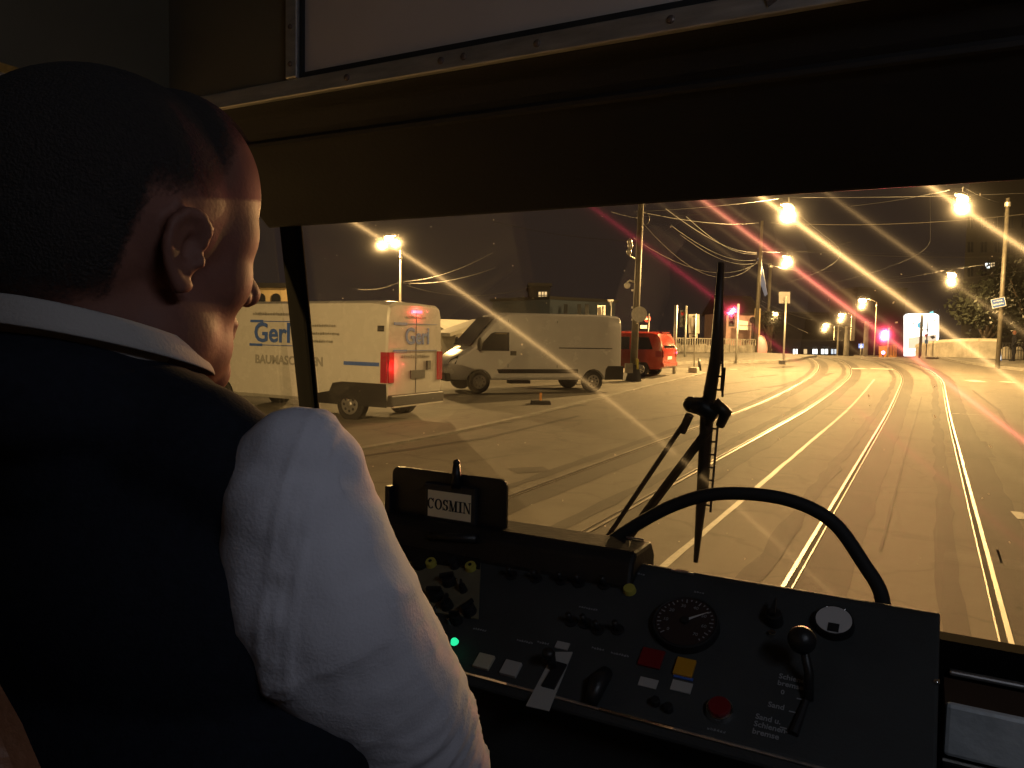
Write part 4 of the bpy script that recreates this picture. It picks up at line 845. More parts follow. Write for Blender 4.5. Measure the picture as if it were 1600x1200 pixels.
# sill and front bulkhead below the windscreen
b=B(); box(b,XL,XR,1.33,1.388,1.35,1.492); tp('windscreen_sill',b,'matte_black',bevel=.01)
b=B(); box(b,.05,XR,1.318,1.33,1.446,1.454); tp('sill_ledge',b,'aluminium',bevel=.003)
b=B(); box(b,XL,XR,1.3885,1.46,1.30,1.44); tp('front_apron',b,'tram_paint'); b=B(); box(b,XL,XR,1.34,1.388,FL,1.35); tp('front_bulkhead',b,'brown_wall')
b=B(); tube(b,[onY(172,92,.95),onY(176,60,.94),onY(190,28,.94)],[.022,.026,.02],12); tp('ceiling_fitting',b,'black_plastic',smooth=True)
# unseen saloon light and tube, moved into the cab to shape the sleeve's light
b=B(); tube(b,[(.80,-.25,2.55),(.80,.25,2.55)],.016,12); o=obj('light_tube',b,'lamp_tube',tram)
l=D.lights.new('saloon_light','AREA'); l.shape='RECTANGLE'; l.size=.12; l.size_y=.5; l.energy=2.2; l.color=(.80,.86,1); lo=D.objects.new('saloon_light',l); COL.objects.link(lo); lo.location=(.72,.02,2.5); lo.rotation_euler=(rad(18),rad(48),0); lo.parent=tram; lo.matrix_parent_inverse=tram.matrix_world.inverted()
# wiper
b=B(); WY=1.425
p0=onY(1127,406,WY-.13); p1=onY(1087,880,WY+.01)
root=tp('windscreen_wiper',tube(B(),[onY(1127,410,1.30),onY(1118,560,1.35),onY(1105,640,1.38),onY(1098,760,1.40),onY(1087,878,1.42)],[.0055,.0105,.0125,.011,.0045],8),'black_plastic',smooth=True)
b=B(); tube(b,[onY(1131,575,1.33),onY(1128,610,1.345)],.0035,6); 
for (y0,y1,xo) in ((470,620,1140),(660,800,1128)):
    a_=onY(1129 if y0<500 else 1122,y0,1.335 if y0<500 else 1.375); c_=onY(1129 if y0<500 else 1110,y1,1.36 if y0<500 else 1.40)
    tube(b,[a_,c_],.0022,5)
    for k in range(7): q=a_.lerp(c_,(k+.5)/7); tube(b,[q,q-V((.012,0,0))],.0018,5)
obj('blade_ladder',b,'rubber',root)
b=B(); tube(b,[onY(1078,632,1.36),onY(1095,634,1.36),onY(1120,650,1.36)],[.014,.017,.014],10); tube(b,[onY(1115,630,1.355),onY(1134,645,1.36),onY(1125,665,1.37)],[.013,.012,.008],10); ell(b,onY(1080,632,1.36),(.0145,.0145,.0145)); obj('pivot_head',b,'black_plastic',root,smooth=True)
b=B(); tube(b,[onY(1078,648,1.37),onY(1065,675,1.375)],.008,8); tube(b,[onY(1078,648,1.37),onY(935,860,1.43),onY(915,885,1.44)],.0048,8); obj('wiper_arm',b,'black_plastic',root)
b=B(); tube(b,[onY(1108,670,1.37),onY(1010,800,1.42),onY(955,880,1.44)],[.0085,.009,.008],8); obj('wiper_arm',b,'black_plastic',root)
# ------------------------------------------------------------------ CONSOLE
T0=V((0,1.15,1.585)); sl=V((0,-.22,-.127)).normalized(); PN=V((0,-.127,.22)).normalized()
def onP(px,py,h=0):
    r=ray(px,py); t=(T0+PN*h-EYE).dot(PN)/r.dot(PN); return EYE+r*t
con=empty('control_console',(-.6,1.05,.87),0,'worn dark grey control console with gauges, switches and German lettering','control panel')
def cp(name,b,m,**k): return obj(name,b,m,con,**k)
CR=.03
b=B(); prism(b,[(XL+.02,1.15,1.585),(XL+.02,.93,1.458),(XL+.02,.925,1.44),(XL+.02,1.0,1.38),(XL+.02,1.0,.9),(XL+.02,1.2,.9),(XL+.02,1.2,1.575),(XL+.02,1.165,1.588)],(CR-XL-.02,0,0)); cp('desk',b,'panel_grey',bevel=.004)
b=B(); tube(b,[(XL+.02,.929,1.456),(CR,.929,1.456)],.0022,6); cp('worn_edge',b,'edge_wear')
b=B(); prism(b,[(XL+.02,1.105,1.56),(XL+.02,1.115,1.60),(XL+.02,1.13,1.613),(XL+.02,1.21,1.613),(XL+.02,1.225,1.59),(XL+.02,1.225,1.5),(XL+.02,1.17,1.5)],(-.385-XL-.02,0,0)); cp('instrument_hood',b,'cab_black',bevel=.006)
b=B(); tube(b,[(-.43,1.208,1.614),(-.40,1.208,1.614)],.0015,6); cp('worn_edge',b,'edge_wear')
b=B(); tube(b,[(-.335,1.152,1.588),(-.30,1.152,1.588)],.0022,6); cp('worn_edge',b,'edge_wear')
# olive section at the left
def quad_on_panel(px0,py0,px1,py1,px2,py2,px3,py3,h0,h1,name,m,bevel=0,parent=con):
    b=B(); lo=[onP(a,c,h0) for a,c in ((px0,py0),(px1,py1),(px2,py2),(px3,py3))]; prism(b,lo,PN*(h1-h0)); return obj(name,b,m,parent,bevel=bevel)
def rect_on_panel(px,py,w,h,h0,h1,name,m,bevel=0,rot=0,parent=con):
    c=onP(px,py); x=V((1,0,0)); y=-sl
    if rot: x,y=(x*math.cos(rot)+y*math.sin(rot)),(-x*math.sin(rot)+y*math.cos(rot))
    b=B(); q=[c+x*a+y*e_+PN*h0 for a,e_ in ((-w/2,-h/2),(w/2,-h/2),(w/2,h/2),(-w/2,h/2))]; prism(b,q,PN*(h1-h0)); return obj(name,b,m,parent,bevel=bevel)
def knob(px,py,r,h,name,m,r2=None,parent=con,n=24,base=0):
    c=onP(px,py); b=B(); tube(b,[c+PN*base,c+PN*(base+h)],[r,r2 or r],n); return obj(name,b,m,parent,bevel=.0008)
quad_on_panel(560,845,752,868,748,968,560,940,.0005,.003,'olive_plate','panel_olive')
quad_on_panel(560,845,752,868,750,890,560,868,.003,.006,'plate_strip','cab_black')
b=B()
for px,py in ((675,884),(737,890)): 
    o=knob(px,py,.0105,.012,'indicator_lamp','lamp_yellow',.009); knob(px,py,.003,.0135,'lamp_centre','ink',parent=o)
knob(658,885,.013,.012,'round_knob','black_plastic'); 
for px,py,r in ((712,887,.009),(703,912,.013),(725,925,.007),(683,934,.014),(700,950,.011),(735,958,.012),(715,972,.009)):
    k=knob(px,py,r,.016,'rotary_knob','black_plastic',r*.8); c=onP(px,py)+PN*.018; b=B(); a_=random.uniform(0,3); x=V((1,0,0))*math.cos(a_)-sl*math.sin(a_); y=PN.cross(x)
    prism(b,[c+x*r*.9+y*r*.2,c-x*r*.9+y*r*.2,c-x*r*.9-y*r*.2,c+x*r*.9-y*r*.2],PN*.006); obj('knob_grip',b,'black_plastic',k)
for px,py in ((682,955),(703,975),(716,912)): knob(px,py,.004,.012,'toggle','chrome',.002)
for px,py in ((800,900),(838,905),(878,908),(915,975),(893,972),(935,985),(965,985),(905,912),(945,915)):
    k=knob(px,py,.010,.003,'switch_base','black_plastic'); c=onP(px,py); b=B(); tube(b,[c,c+PN*.022+sl*.004],[.003,.0045],8); obj('switch_lever',b,'black_plastic',k,smooth=True)
knob(984,924,.0105,.008,'indicator_lamp','lamp_yellow',.009)
g_=knob(716,1018,.0065,.006,'indicator_lamp','green_led',.0045,base=.02); g_['label']='small lit green indicator lamp beside the sleeve'
rect_on_panel(757,1036,.026,.024,0,.006,'push_button','button_cream',.001); rect_on_panel(799,1047,.026,.024,0,.006,'push_button','button_white',.001)
pl=quad_on_panel(866,1020,895,1020,858,1112,822,1104,.0005,.0025,'lever_plate','button_white')
quad_on_panel(869,1035,886,1040,866,1078,847,1073,.0026,.006,'lever_slot','ink',parent=pl)
b=B(); c=onP(864,1045); tube(b,[c,c+PN*.03+sl*-.004],[.006,.007],10); ell(b,c+PN*.032,(.0095,.0095,.008)); obj('lever_knob',b,'black_plastic',pl,smooth=True)
rect_on_panel(879,1010,.02,.012,.0005,.0025,'paper_tag','button_white')
b=B(); c=onP(937,1075); tube(b,[c-sl*.025,c+PN*.012,c+sl*.03+PN*.008],[.010,.013,.009],12); cp('lever_handle',b,'black_plastic',smooth=True)
rect_on_panel(1018,1030,.032,.030,0,.004,'indicator_window','button_red',.001); rect_on_panel(1070,1045,.026,.028,0,.005,'push_button','button_amber',.001)
rect_on_panel(1013,1068,.025,.014,.0005,.002,'paper_tag','button_white'); t_=rect_on_panel(1065,1074,.027,.016,.0005,.002,'paper_tag','button_white')
rect_on_panel(1068,1060,.026,.004,.0005,.002,'blue_stripe','blue_print')
for px,py in ((1025,1100),(1045,1110)): knob(px,py,.006,.01,'toggle_base','black_plastic')
o=knob(1125,1112,.0185,.008,'push_button_ring','chrome',.0165); knob(1125,1111,.0145,.004,'red_button','button_red',.0135,base=.008,parent=o)
# speedometer
def gauge(px,py,r,face,name,label):
    c=onP(px,py); b=B(); tube(b,[c,c+PN*.012],[r*1.10,r*1.06],40); g=obj(name,b,'black_plastic',con,label=label)
    b=B(); tube(b,[c+PN*.0121,c+PN*.0128],r*.97,40); obj('dial',b,face,g); return g,c
g,c=gauge(1072,980,.043,'dial_black','speedometer','dark round speedometer with white needle')
xx=V((1,0,0)); yu=-sl
b=B()
for k in range(27):
    a_=rad(225-k*270/26); d_=xx*math.cos(a_)+yu*math.sin(a_); t_=PN.cross(d_); r1,r2=(.78,.92) if k%3==0 else (.85,.92); wd=.0008
    prism(b,[c+d_*.043*r1+t_*wd+PN*.013,c+d_*.043*r2+t_*wd+PN*.013,c+d_*.043*r2-t_*wd+PN*.013,c+d_*.043*r1-t_*wd+PN*.013],PN*.0004)
obj('scale_marks',b,'label_grey',g)
PM=Matrix((( xx.x,yu.x,PN.x,0),(xx.y,yu.y,PN.y,0),(xx.z,yu.z,PN.z,0),(0,0,0,1)))
b=B()
for k in range(0,8):
    a_=rad(225-k*270/7); d_=xx*math.cos(a_)+yu*math.sin(a_); text_bm(b,str(k*10),.0075,Matrix.Translation(c+d_*.043*.64+PN*.0133)@PM,.0001)
obj('scale_numerals',b,'label_grey',g)
b=B(); a_=rad(38); d_=xx*math.cos(a_)+yu*math.sin(a_); t_=PN.cross(d_); prism(b,[c+t_*.002+PN*.0145,c+d_*.036+PN*.0145,c-t_*.002+PN*.0145],PN*.0008); obj('needle',b,'dial_white',g)
b=B(); tube(b,[c+PN*.013,c+PN*.017],.006,16); obj('needle_hub',b,'black_plastic',g)
b=B(); tube(b,[c+PN*.012+xx*math.cos(t)*.0445+yu*math.sin(t)*.0445 for t in lin(0,2*math.pi,49)],.0016,6); obj('bezel',b,'trim_black',g)
g,c=gauge(1303,978,.0235,'dial_white','round_meter','round white-faced meter with small dark window')
b=B(); q=[c+xx*a+yu*e_+PN*.0131 for a,e_ in ((-.006,-.021),(.008,-.021),(.008,-.007),(-.006,-.007))]; prism(b,q,PN*.0006); obj('meter_window',b,'ink',g)
for t in (rad(60),rad(120)):
    b=B(); ell(b,c+xx*math.cos(t)*.0225+yu*math.sin(t)*.0225+PN*.0135,(.001,.001,.001)); obj('rivet',b,'chrome',g)
k=knob(1210,972,.0125,.018,'rotary_knob','black_plastic',.0105); cc=onP(1210,968)+PN*.02; b=B(); prism(b,[cc-xx*.004-yu*.011,cc+xx*.004-yu*.011,cc+xx*.001+yu*.016,cc-xx*.001+yu*.016],PN*.006); obj('knob_pointer',b,'black_plastic',k)
knob(1207,992,.006,.006,'lock_cylinder','chrome',.005)
# brake lever with ball
b=B(); q0=onP(1262,1092); q1=onP(1240,1150); tube(b,[q0+PN*.003,q1+PN*.003],[.004,.006],8); cp('lever_slot',b,'ink')
cB=onP(1253,1000,.055); b=B(); tube(b,[onP(1263,1094,.002),onP(1264,1050,.022),cB],[.0065,.0058,.0050],10); lv=cp('brake_lever',b,'black_plastic',smooth=True)
b=B(); ell(b,cB,(.0175,.0175,.0175)); obj('ball_knob',b,'black_plastic',lv,smooth=True)
def ptext(s,px,py,size,align='LEFT',bold=.0002):
    b=B()
    if not isinstance(s,str): blur_bm(b,s,size,Matrix.Translation(onP(px,py)+PN*.0006)@PM,.0004,align)
    else: text_bm(b,s,size,Matrix.Translation(onP(px,py)+PN*.0012)@PM,.0001,align=align,bold=bold)
    cp('panel_lettering',b,'label_grey')
ptext('Schienen-\nbremse',1216,1062,.0105); ptext('0',1220,1082,.009); ptext('Sand',1200,1101,.0105); ptext('Sand u.\nSchienen-\nbremse',1178,1131,.0105)
for px,py in ((1250,1093),(1238,1113),(1224,1138)): rect_on_panel(px,py,.008,.0014,.0005,.0012,'position_mark','label_grey')
ptext(6,1120,1142,.0075,'CENTER',.0001)
for i,(px,py,s_) in enumerate(((808,1000,7),(840,1003,5),(925,1012,5),(955,1020,7),(905,948,8),(830,868,5),(975,893,9),(1085,925,4),(700,868,11),(740,982,6))): ptext(s_,px,py,.0075,'LEFT',.0001)
c=onP(1463,1066); b=B(); ell(b,c+PN*.001,(.004,.004,.003)); cp('screw',b,'chrome',smooth=True)
b=B(); tube(b,[(-.62,.9285,1.4565),(-.50,.9285,1.4565)],.0026,6); cp('worn_edge',b,'chrome'); b=B(); tube(b,[(-.36,.9285,1.4565),(-.26,.9285,1.4565)],.0026,6);cp('worn_edge',b,'chrome')
# grab rail
AY=1.215
pts=[(1384,985),(1381,945),(1374,915),(1350,880),(1328,845),(1305,815),(1270,792),(1225,776),(1170,768.5),(1112,769),(1060,783),(1010,808),(965,836),(925,866),(890,890)]
def smooth_pts(ps,it=2):
    for _ in range(it):
        q=[ps[0]]
        for a,b_ in zip(ps,ps[1:]): q+=[tuple(a[i]*.75+b_[i]*.25 for i in range(2)),tuple(a[i]*.25+b_[i]*.75 for i in range(2))]
        ps=q+[ps[-1]]
    return ps
b=B(); tube(b,[onY(x,y+2,AY) for x,y in smooth_pts(pts)],.0105,12); cp('grab_rail',b,'rubber',smooth=True)
# name board
nb=empty('name_board',onY(700,845,1.155),0,'black clipboard holding a white name card that reads COSMIN','clipboard')
def rr_pts(x0,x1,z0,z1,r,Y,n=5):
    o=[]
    for cx,cz,a0 in ((x1-r,z1-r,0),(x0+r,z1-r,90),(x0+r,z0+r,180),(x1-r,z0+r,270)):
        for k in range(n+1): a=rad(a0+90*k/n); o.append(V((cx+r*math.cos(a),Y,cz+r*math.sin(a))))
    return o
BL=onY(613,733,1.15); BR=onY(792,745,1.15)
b=B(); prism(b,rr_pts(BL.x,BR.x,1.575,(BL.z+BR.z)/2,.014,1.15),(0,.008,0)); obj('board',b,'black_plastic',nb,bevel=.0015)
c0=onY(672,764,1.145); c1=onY(738,815,1.145)
b=B(); box(b,c0.x-.008,c1.x+.008,1.140,1.15,c1.z-.010,c0.z+.012); obj('card_holder',b,'trim_black',nb,bevel=.002)
b=B(); box(b,c0.x,c1.x,1.1385,1.1398,c1.z,c0.z); obj('card',b,'card',nb)
# serif capitals drawn as strokes
def serif_word(b,word,x0,z0,h,Y,wds):
    x=x0; st=h*.19; th=h*.07
    def rc(xa,xb,za,zb): box(b,xa,xb,Y-.0006,Y,za,zb)
    def arc(cx,cz,rx,rz,a0,a1,n=18):
        for k in range(n):
            p=[]
            for a in (a0+(a1-a0)*k/n,a0+(a1-a0)*(k+1)/n):
                t=rad(a); wgt=th+(st-th)*abs(math.cos(t))
                p.append((V((cx+rx*math.cos(t),Y,cz+rz*math.sin(t))),V((cx+(rx-wgt)*math.cos(t),Y,cz+(rz-wgt)*math.sin(t)))))
            prism(b,[p[0][0],p[1][0],p[1][1],p[0][1]],(0,-.0006,0))
    def diag(xa,za,xb,zb,w_): prism(b,[V((xa-w_/2,Y,za)),V((xa+w_/2,Y,za)),V((xb+w_/2,Y,zb)),V((xb-w_/2,Y,zb))],(0,-.0006,0))
    for ch in word:
        W_=wds[ch]*h
        if ch=='O': arc(x+W_/2,z0+h/2,W_/2,h/2,0,360,26)
        if ch=='C': arc(x+W_/2,z0+h/2,W_/2,h/2,45,315,22); rc(x+W_*.82,x+W_*.92,z0+h*.65,z0+h)
        if ch=='S': arc(x+W_/2,z0+h*.74,W_*.45,h*.26,30,270,14); arc(x+W_/2,z0+h*.28,W_*.48,h*.28,90,-150,14); rc(x+W_*.82,x+W_*.92,z0+h*.68,z0+h); rc(x+W_*.02,x+W_*.12,z0,z0+h*.33)
        if ch=='I': rc(x+W_/2-st/2,x+W_/2+st/2,z0,z0+h); rc(x,x+W_,z0,z0+th); rc(x,x+W_,z0+h-th,z0+h)
        if ch in 'MN':
            rc(x+W_*.12,x+W_*.12+th,z0,z0+h); rc(x,x+W_*.3,z0,z0+th); rc(x,x+W_*.22,z0+h-th,z0+h)
            if ch=='M':
                rc(x+W_*.88-st,x+W_*.88,z0,z0+h); rc(x+W_*.62,x+W_,z0,z0+th); rc(x+W_*.8,x+W_,z0+h-th,z0+h)
                diag(x+W_*.46,z0,x+W_*.2,z0+h,st*.9); diag(x+W_*.46,z0,x+W_*.76,z0+h,th)
            else:
                rc(x+W_*.88-th,x+W_*.88,z0,z0+h); rc(x+W_*.72,x+W_,z0+h-th,z0+h); diag(x+W_*.82,z0,x+W_*.2,z0+h,st*.9)
        x+=W_+h*.06
    return x
wd={'C':.74,'O':.8,'S':.6,'M':.98,'I':.42,'N':.82}; cw=c1.x-c0.x; tot=sum(wd[c] for c in 'COSMIN')+.06*5; hgt=cw*1.01/tot
b=B(); serif_word(b,'COSMIN',c0.x-cw*.005,(c0.z+c1.z)/2-hgt*.5,hgt,1.1384,wd); obj('name_lettering',b,'ink',nb)
b=B(); q=onY(713,742,1.14); tube(b,[q+V((0,0,-.024)),q,q+V((0,0,.022))],[.010,.008,.006],12); ell(b,q+V((0,0,.022)),(.0062,.0062,.0062)); obj('spring_clip',b,'black_plastic',nb,smooth=True)
b=B(); box(b,BL.x-.006,BL.x+.006,1.135,1.165,1.60,BL.z-.03); obj('side_latch',b,'black_plastic',nb,bevel=.002)
b=B(); q0=onY(672,838,1.11); q1=onY(745,842,1.11); tube(b,[q0,q1],.008,12); obj('clip_bar',b,'chrome',nb,smooth=True) if 0 else obj('clip_bar',b,'black_plastic',nb,smooth=True)
# grey box right of the console
q0=onY(1492,1101,1.15); q1=onY(1492,1186,1.15)
bx=empty('equipment_box',(.2,1.2,FL),0,'worn light grey metal equipment box to the right of the console','metal box')
b=B(); box(b,CR+.012,.5,1.15,1.162,q1.z,q0.z); obj('lid_face',b,'box_grey',bx,bevel=.006)
b=B(); box(b,CR+.012,.5,1.164,1.27,FL,q0.z-.012); obj('box_top',b,'brown_wall',bx); b=B(); box(b,CR+.012,.5,1.152,1.163,FL,q1.z-.006); obj('body',b,'cab_black',bx,bevel=.004)
b=B(); tube(b,[(CR+.012,1.153,q1.z-.006),(.5,1.153,q1.z-.006)],.003,6); obj('hinge_line',b,'edge_wear',bx)
# ================================================================== DRIVER
SX=-.530
seat=empty('driver_seat',(SX,.45,FL),0,'tan leather driver seat with rounded back behind the driver','seat')
b=B(); prism(b,rr_pts(SX-.165,SX+.165,1.33,1.785,.14,.17,8),(0,.06,0)); obj('backrest',b,'tan_leather',seat,bevel=.02,smooth=False)
b=B(); box(b,SX-.22,SX+.22,.24,.70,1.19,1.285); obj('cushion',b,'tan_leather',seat,bevel=.03)
b=B(); tube(b,[(SX,.45,FL),(SX,.45,1.19)],.05,14); obj('pedestal',b,'black_plastic',seat)
HC=V((-.538,.375,2.013)); HR=Matrix.Translation(HC)@Matrix.Rotation(rad(-2),4,'Z')@Matrix.Rotation(rad(-3),4,'X')@Matrix.Scale(1.03,4)
def h_(x,y,z): return HR@V((x,y,z))
hrot=HR.to_3x3().to_4x4()
CRN=[((0,-.012,.028),(.079,.100,.088)),((0,-.045,.000),(.070,.064,.072)),((0,.036,.044),(.070,.066,.074))]
b=B()
for c,r in CRN: ell(b,HR@V(c),r,hrot,32,20)
ell(b,h_(0,.024,-.028),(.062,.064,.082),hrot,32,20); ell(b,h_(0,.026,-.072),(.058,.060,.046),hrot,32,20); ell(b,h_(0,.066,-.094),(.030,.026,.022),hrot); ell(b,h_(0,.072,.020),(.050,.020,.014),hrot)
for sx in (-1,1):
    ell(b,h_(.040*sx,.046,-.020),(.026,.034,.034),hrot); ell(b,h_(.044*sx,.046,.014),(.025,.036,.036),hrot); ell(b,h_(.050*sx,.006,-.066),(.018,.040,.032),hrot)
    ell(b,h_(.031*sx,.078,.004),(.017,.012,.011),hrot)
caps(b,[h_(0,.088,.008),h_(0,.113,-.026)],[.009,.0125]); ell(b,h_(.011,.098,-.031),(.009,.010,.008),hrot); ell(b,h_(-.011,.098,-.031),(.009,.010,.008),hrot)
ell(b,h_(0,.087,-.054),(.024,.011,.0065),hrot); ell(b,h_(0,.085,-.066),(.021,.011,.0075),hrot); ell(b,h_(0,.08,-.042),(.024,.012,.012),hrot)
# ears
for sx in (-1,1):
    eo=Matrix.Translation((.078*sx,-.006,-.012))@Matrix.Rotation(rad(24)*-sx,4,'Z')@Matrix.Rotation(rad(-11),4,'X')@Matrix.Scale(.82,4)
    def e(x,y,z): return HR@eo@V((x*sx,y,z))
    ell(b,e(-.006,.002,0),(.008,.012,.024),(HR@eo).to_3x3().to_4x4())
    rim=[(.000,.013,.010),(.004,.013,.024),(.008,.004,.0325),(.011,-.008,.031),(.014,-.0165,.019),(.014,-.0175,.004),(.012,-.0135,-.010),(.008,-.007,-.020),(.004,.001,-.028),(.001,.007,-.026)]
    caps(b,[e(*p) for p in rim],[.0036,.0038,.0042,.0044,.0044,.0042,.0042,.0048,.0062,.0052])
    inner=[(.004,.004,.022),(.007,-.004,.017),(.009,-.009,.006),(.008,-.008,-.005),(.005,-.002,-.013),(.003,.006,-.012)]
    caps(b,[e(*p) for p in inner],[.0028,.003,.0032,.0034,.0036,.0036])
    web=[(.004,-.002,.024),(.006,-.010,.020),(.007,-.013,.006),(.006,-.011,-.006)]
    caps(b,[e(*p) for p in web],[.0042,.0045,.0045,.004]); ell(b,e(.002,.013,-.004),(.004,.005,.007),(HR@eo).to_3x3().to_4x4())
# neck and torso core, arms, hands
SHR=at(455,775,.50); ELR=at(585,1055,.575); WRR=at(690,1330,.74); SHL=V((-.705,.375,1.83)); ELL_=V((-.77,.54,1.62)); WRL=V((-.72,.78,1.47))
caps(b,[h_(0,-.022,-.05),h_(0,-.03,-.11),V((SX,.345,1.90)),V((SX,.36,1.82))],[.062,.058,.064,.08])
ell(b,V((SX,.37,1.68)),(.16,.095,.22)); ell(b,V((SX,.40,1.42)),(.15,.11,.16)); 
for s_,e_,w_ in ((SHR,ELR,WRR),(SHL,ELL_,WRL)):
    caps(b,[V((SX,.36,1.82)).lerp(s_,.55),s_,e_,w_],[.045,.038,.036,.026])
    d_=(w_-e_).normalized(); pal=w_+d_*.045
    sd=d_.cross(V((0,0,1))).normalized(); upn=sd.cross(d_)
    ell(b,w_.lerp(pal,.6),(.036,.038,.02),Matrix.Identity(4)); ell(b,pal,(.036,.04,.018))
    sg=1 if s_ is SHR else -1
    for k,(o_,ln) in enumerate(((-.027,.062),(-.009,.07),(.009,.068),(.026,.052))):
        q0=pal+sd*o_+d_*.025; q1=q0+d_*ln*.5-upn*.008; q2=q1+d_*ln*.3-upn*.018; q3=q2+d_*ln*.15-upn*.02; caps(b,[q0,q1,q2,q3],[.0095,.009,.0082,.0072])
    q0=w_+d_*.02+sd*(-.025*sg); caps(b,[q0,q0+sd*(-.02*sg)+d_*.03,q0+sd*(-.022*sg)+d_*.055-upn*.01],[.0125,.0105,.0085])
for sx in (-1,1):
    kn=V((SX+.13*sx,.84,1.33)); ft=V((SX+.13*sx,.90,.97)); caps(b,[V((SX+.09*sx,.42,1.36)),kn,ft],[.08,.055,.042]); ell(b,V((SX+.13*sx,.96,.92)),(.045,.13,.045))
drv=obj('person',b,'skin'); tag(drv,'person in dark navy vest and white shirt driving, seen from behind','person')
remesh(drv,.003,2)
bm=B(); bm.from_mesh(drv.data); earc=[h_(.078*q,-.006,-.012) for q in (-1,1)]
vs_=[v for v in bm.verts if v.co.z>1.86 and min((v.co-e_).length for e_ in earc)>.037 and not ((v.co-h_(0,.108,-.024)).length<.026)]
for k in range(16): bmesh.ops.smooth_vert(bm,verts=vs_,factor=.5,use_axis_x=True,use_axis_y=True,use_axis_z=True)
bm.to_mesh(drv.data); bm.free()
# eyes
for sx in (-1,1):
    b=B(); ell(b,h_(.031*sx,.080,.003),(.0105,.0075,.006),hrot); obj('eye',b,'sign_back',drv,smooth=True)
# hair: cropped shell over the cranium
def rad_cran(d):
    best=0
    for c,r in CRN:
        c=V(c); A_=sum((d[i]/r[i])**2 for i in range(3)); Bq=-2*sum(d[i]*c[i]/r[i]**2 for i in range(3)); Cq=sum((c[i]/r[i])**2 for i in range(3))-1
        ds_=Bq*Bq-4*A_*Cq
        if ds_>0: best=max(best,(-Bq+math.sqrt(ds_))/(2*A_))
    return best
b=B(); nu,nv=220,130; grid={}
def inhair(d):
    # hairline: above the forehead, behind the ear, down to the nape
    ang=math.degrees(math.atan2(d.x if d.x>0 else -d.x,d.y))  # 0 front, 180 back
    el=math.degrees(math.asin(d.z))
    wob=noise.noise(d*9)*3+noise.noise(d*60)*2.5
    if ang<52: lim=43+wob
    elif ang<78: lim=43-(ang-52)*.85+wob
    elif ang<112: lim=19-(ang-78)*.20+wob
    elif ang<128: lim=12-(ang-112)*2.9+wob
    else: lim=-34+wob
    return el-lim
for j in range(nv+1):
    for i in range(nu):
        th=math.pi*j/nv; ph=2*math.pi*i/nu; d=V((math.sin(th)*math.cos(ph),math.sin(th)*math.sin(ph),math.cos(th)))
        r=rad_cran(d)+.0022+noise.noise(d*40)*.0004; grid[j,i]=(HR@(d*r),inhair(d))
vv={}
dl=b.verts.layers.float.new('hair_amount')
def gv(k):
    if k not in vv: vv[k]=b.verts.new(grid[k][0]); vv[k][dl]=grid[k][1]/14
    return vv[k]
for j in range(nv):
    for i in range(nu):
        ks=[(j,i),(j,(i+1)%nu),(j+1,(i+1)%nu),(j+1,i)]
        if min(grid[k][1] for k in ks)>0:
            try: b.faces.new([gv(k) for k in ks])
            except ValueError: pass
bmesh.ops.remove_doubles(b,verts=b.verts[:],dist=.0005)
o=obj('hair',b,'stubble',drv,smooth=True)
# shirt: sleeves, collar
def cloth_noise(o,amp,sc,folds=()):
    me=o.data; nn_=[v.normal.copy() for v in me.vertices]
    for v,n_ in zip(me.vertices,nn_):
        p=v.co.copy(); a=noise.noise(p*sc)*amp+noise.noise(p*sc*2.3+V((7,1,2)))*amp*.5
        for (c,ax,rr_,am,fr) in folds:
            q=p-c; w_=math.exp(-(q.length/rr_)**2); a+=w_*am*math.sin(q.dot(ax)*fr+noise.noise(p*14)*2.5)
        v.co=p+n_*a
b=B(); SLV=((466,724,.50,.038),(458,790,.50,.047),(486,860,.51,.056),(506,930,.52,.062),(538,1000,.545,.065),(590,1070,.58,.0625),(640,1150,.63,.058),(674,1230,.67,.055),(700,1300,.71,.05))
caps(b,[at(x,y,d) for x,y,d,r in SLV],[r for x,y,d,r in SLV]); caps(b,[at(440,735,.50),at(500,732,.505),at(502,785,.51)],[.034,.031,.036]); caps(b,[at(446,850,.50),at(452,925,.50),at(476,1000,.51),at(530,1045,.54)],[.043,.0445,.044,.05])
o=obj('shirt_sleeve',b,'shirt',drv); remesh(o,.004,7)
from mathutils.bvhtree import BVHTree
def bvh_of(o):
    me=o.data; return BVHTree.FromPolygons([v.co.copy() for v in me.vertices],[p.vertices[:] for p in me.polygons])
bt=bvh_of(o); seam=[]
for (x,y) in ((512,652),(500,672),(490,695),(478,725),(467,765),(457,810),(448,860),(440,910),(433,960),(428,1005),(424,1050),(430,1080)):
    h=bt.ray_cast(EYE,ray(x,y).normalized())
    if h[0]: seam.append(h[0])
seam=[seam[0]]+[(seam[k-1]+seam[k]+seam[k+1])/3 for k in range(1,len(seam)-1)]+[seam[-1]]
def seg_d(p,a,b_):
    ab=b_-a; t=max(0,min(1,(p-a).dot(ab)/ab.length_squared)); return (p-(a+ab*t)).length,t
AX=[at(x,y,d) for x,y,d,r in SLV]; AD=(AX[-1]-AX[0]); AL=AD.length; AD.normalize(); AS=AD.cross(V((0,0,1))).normalized(); AU=AS.cross(AD)
me=o.data; nn_=[v.normal.copy() for v in me.vertices]; cos_=[v.co.copy() for v in me.vertices]
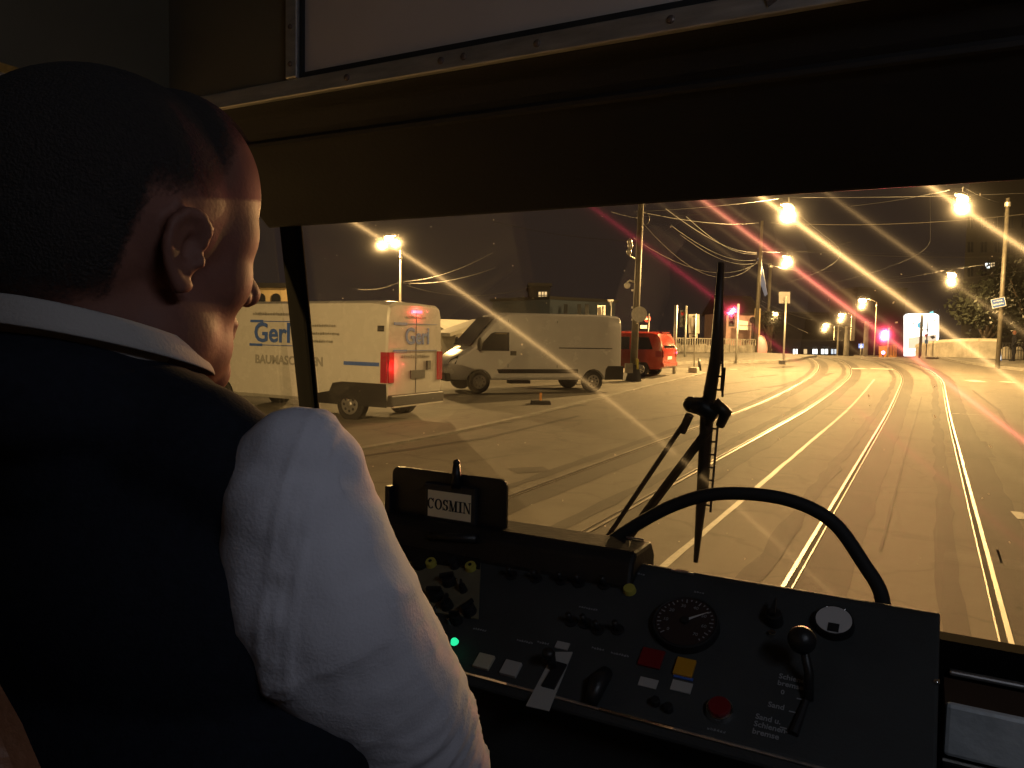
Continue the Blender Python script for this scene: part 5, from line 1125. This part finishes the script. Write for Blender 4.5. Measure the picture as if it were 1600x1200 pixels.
for v,n_,p in zip(me.vertices,nn_,cos_):
    q_=p-AX[0]; ta=q_.dot(AD)/AL*8; sx_=q_.dot(AS); ux_=q_.dot(AU)
    wp=noise.noise(p*9+V((3,3,3)))*1.2
    f1=1-abs(noise.noise(V((ta*1.1+wp*.5+sx_*9,sx_*7+ta*.35,ux_*7+4.2)))*2.0)        # long diagonal folds
    f2=1-abs(noise.noise(V((ta*2.4+wp-sx_*16,sx_*14,ux_*14+9.1)))*2.0)
    bend=math.exp(-((ta-5.3)/1.5)**2)                                   # bunching round the elbow
    up_=math.exp(-((ta-1.2)/1.4)**2)
    a=.0027*max(0,f1)**3*(.30+bend*1.0+up_*.4)+.0016*max(0,f2)**4*(.25+bend*1.2)+noise.noise(p*16)*.0011
    sd=min(seg_d(p,seam[k],seam[k+1])[0] for k in range(len(seam)-1)) if ta<6 else 1
    if sd<.016:
        a+=.0016*math.exp(-((sd-.009)/.0022)**2)+.0010*math.exp(-(sd/.006)**2)*(1+noise.noise(p*95)*1.6)
    v.co=p+n_*(a-.0012)
b=B(); caps(b,[SHL+V((.055,-.01,-.008)),SHL,SHL.lerp(ELL_,.5),ELL_,ELL_.lerp(WRL,.85)],[.072,.078,.076,.068,.045]); o2=obj('shirt_sleeve',b,'shirt',drv); remesh(o2,.008,4); cloth_noise(o2,.003,13)
b=B()
# collar: band round the neck
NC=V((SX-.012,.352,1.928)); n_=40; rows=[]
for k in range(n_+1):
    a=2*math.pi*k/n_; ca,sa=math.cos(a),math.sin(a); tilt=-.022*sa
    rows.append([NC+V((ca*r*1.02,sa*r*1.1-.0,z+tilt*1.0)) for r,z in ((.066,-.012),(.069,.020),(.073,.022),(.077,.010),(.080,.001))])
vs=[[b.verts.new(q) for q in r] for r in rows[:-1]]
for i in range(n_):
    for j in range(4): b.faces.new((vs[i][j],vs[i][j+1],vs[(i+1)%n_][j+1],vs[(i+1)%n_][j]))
o=obj('shirt_collar',b,'shaded_collar_cloth',drv,smooth=True); m_=o.modifiers.new('solid','SOLIDIFY'); m_.thickness=.0025; m_=o.modifiers.new('sub','SUBSURF'); m_.levels=m_.render_levels=1
# vest
b=B()
for z,rx,ry,yc in ((1.30,.185,.125,.42),(1.42,.195,.13,.41),(1.55,.205,.130,.40),(1.66,.208,.124,.388),(1.76,.195,.112,.375)): ell(b,V((SX,yc,z)),(rx,ry,.13),seg=32,rings=20)
for sx in (-1,1): caps(b,[V((SX+.05*sx,.352,1.872)),V((SX+.095*sx,.358,1.862)),V((SX+.140*sx,.366,1.842))],[.054,.050,.045])
ell(b,V((SX,.34,1.85)),(.09,.07,.065)); ell(b,V((SX-.022,.318,1.914)),(.088,.085,.036)); ell(b,V((SX-.012,.342,1.89)),(.106,.096,.044))
o=obj('vest',b,'navy_cloth',drv); remesh(o,.006,6); cloth_noise(o,.003,7)
b=B()
for sx in (-1,1): caps(b,[V((SX+.09*sx,.42,1.36)),V((SX+.13*sx,.84,1.33)),V((SX+.13*sx,.90,1.0))],[.095,.07,.058])
o=obj('trousers',b,'trousers',drv); remesh(o,.012,3)
print('objects',len(D.objects))
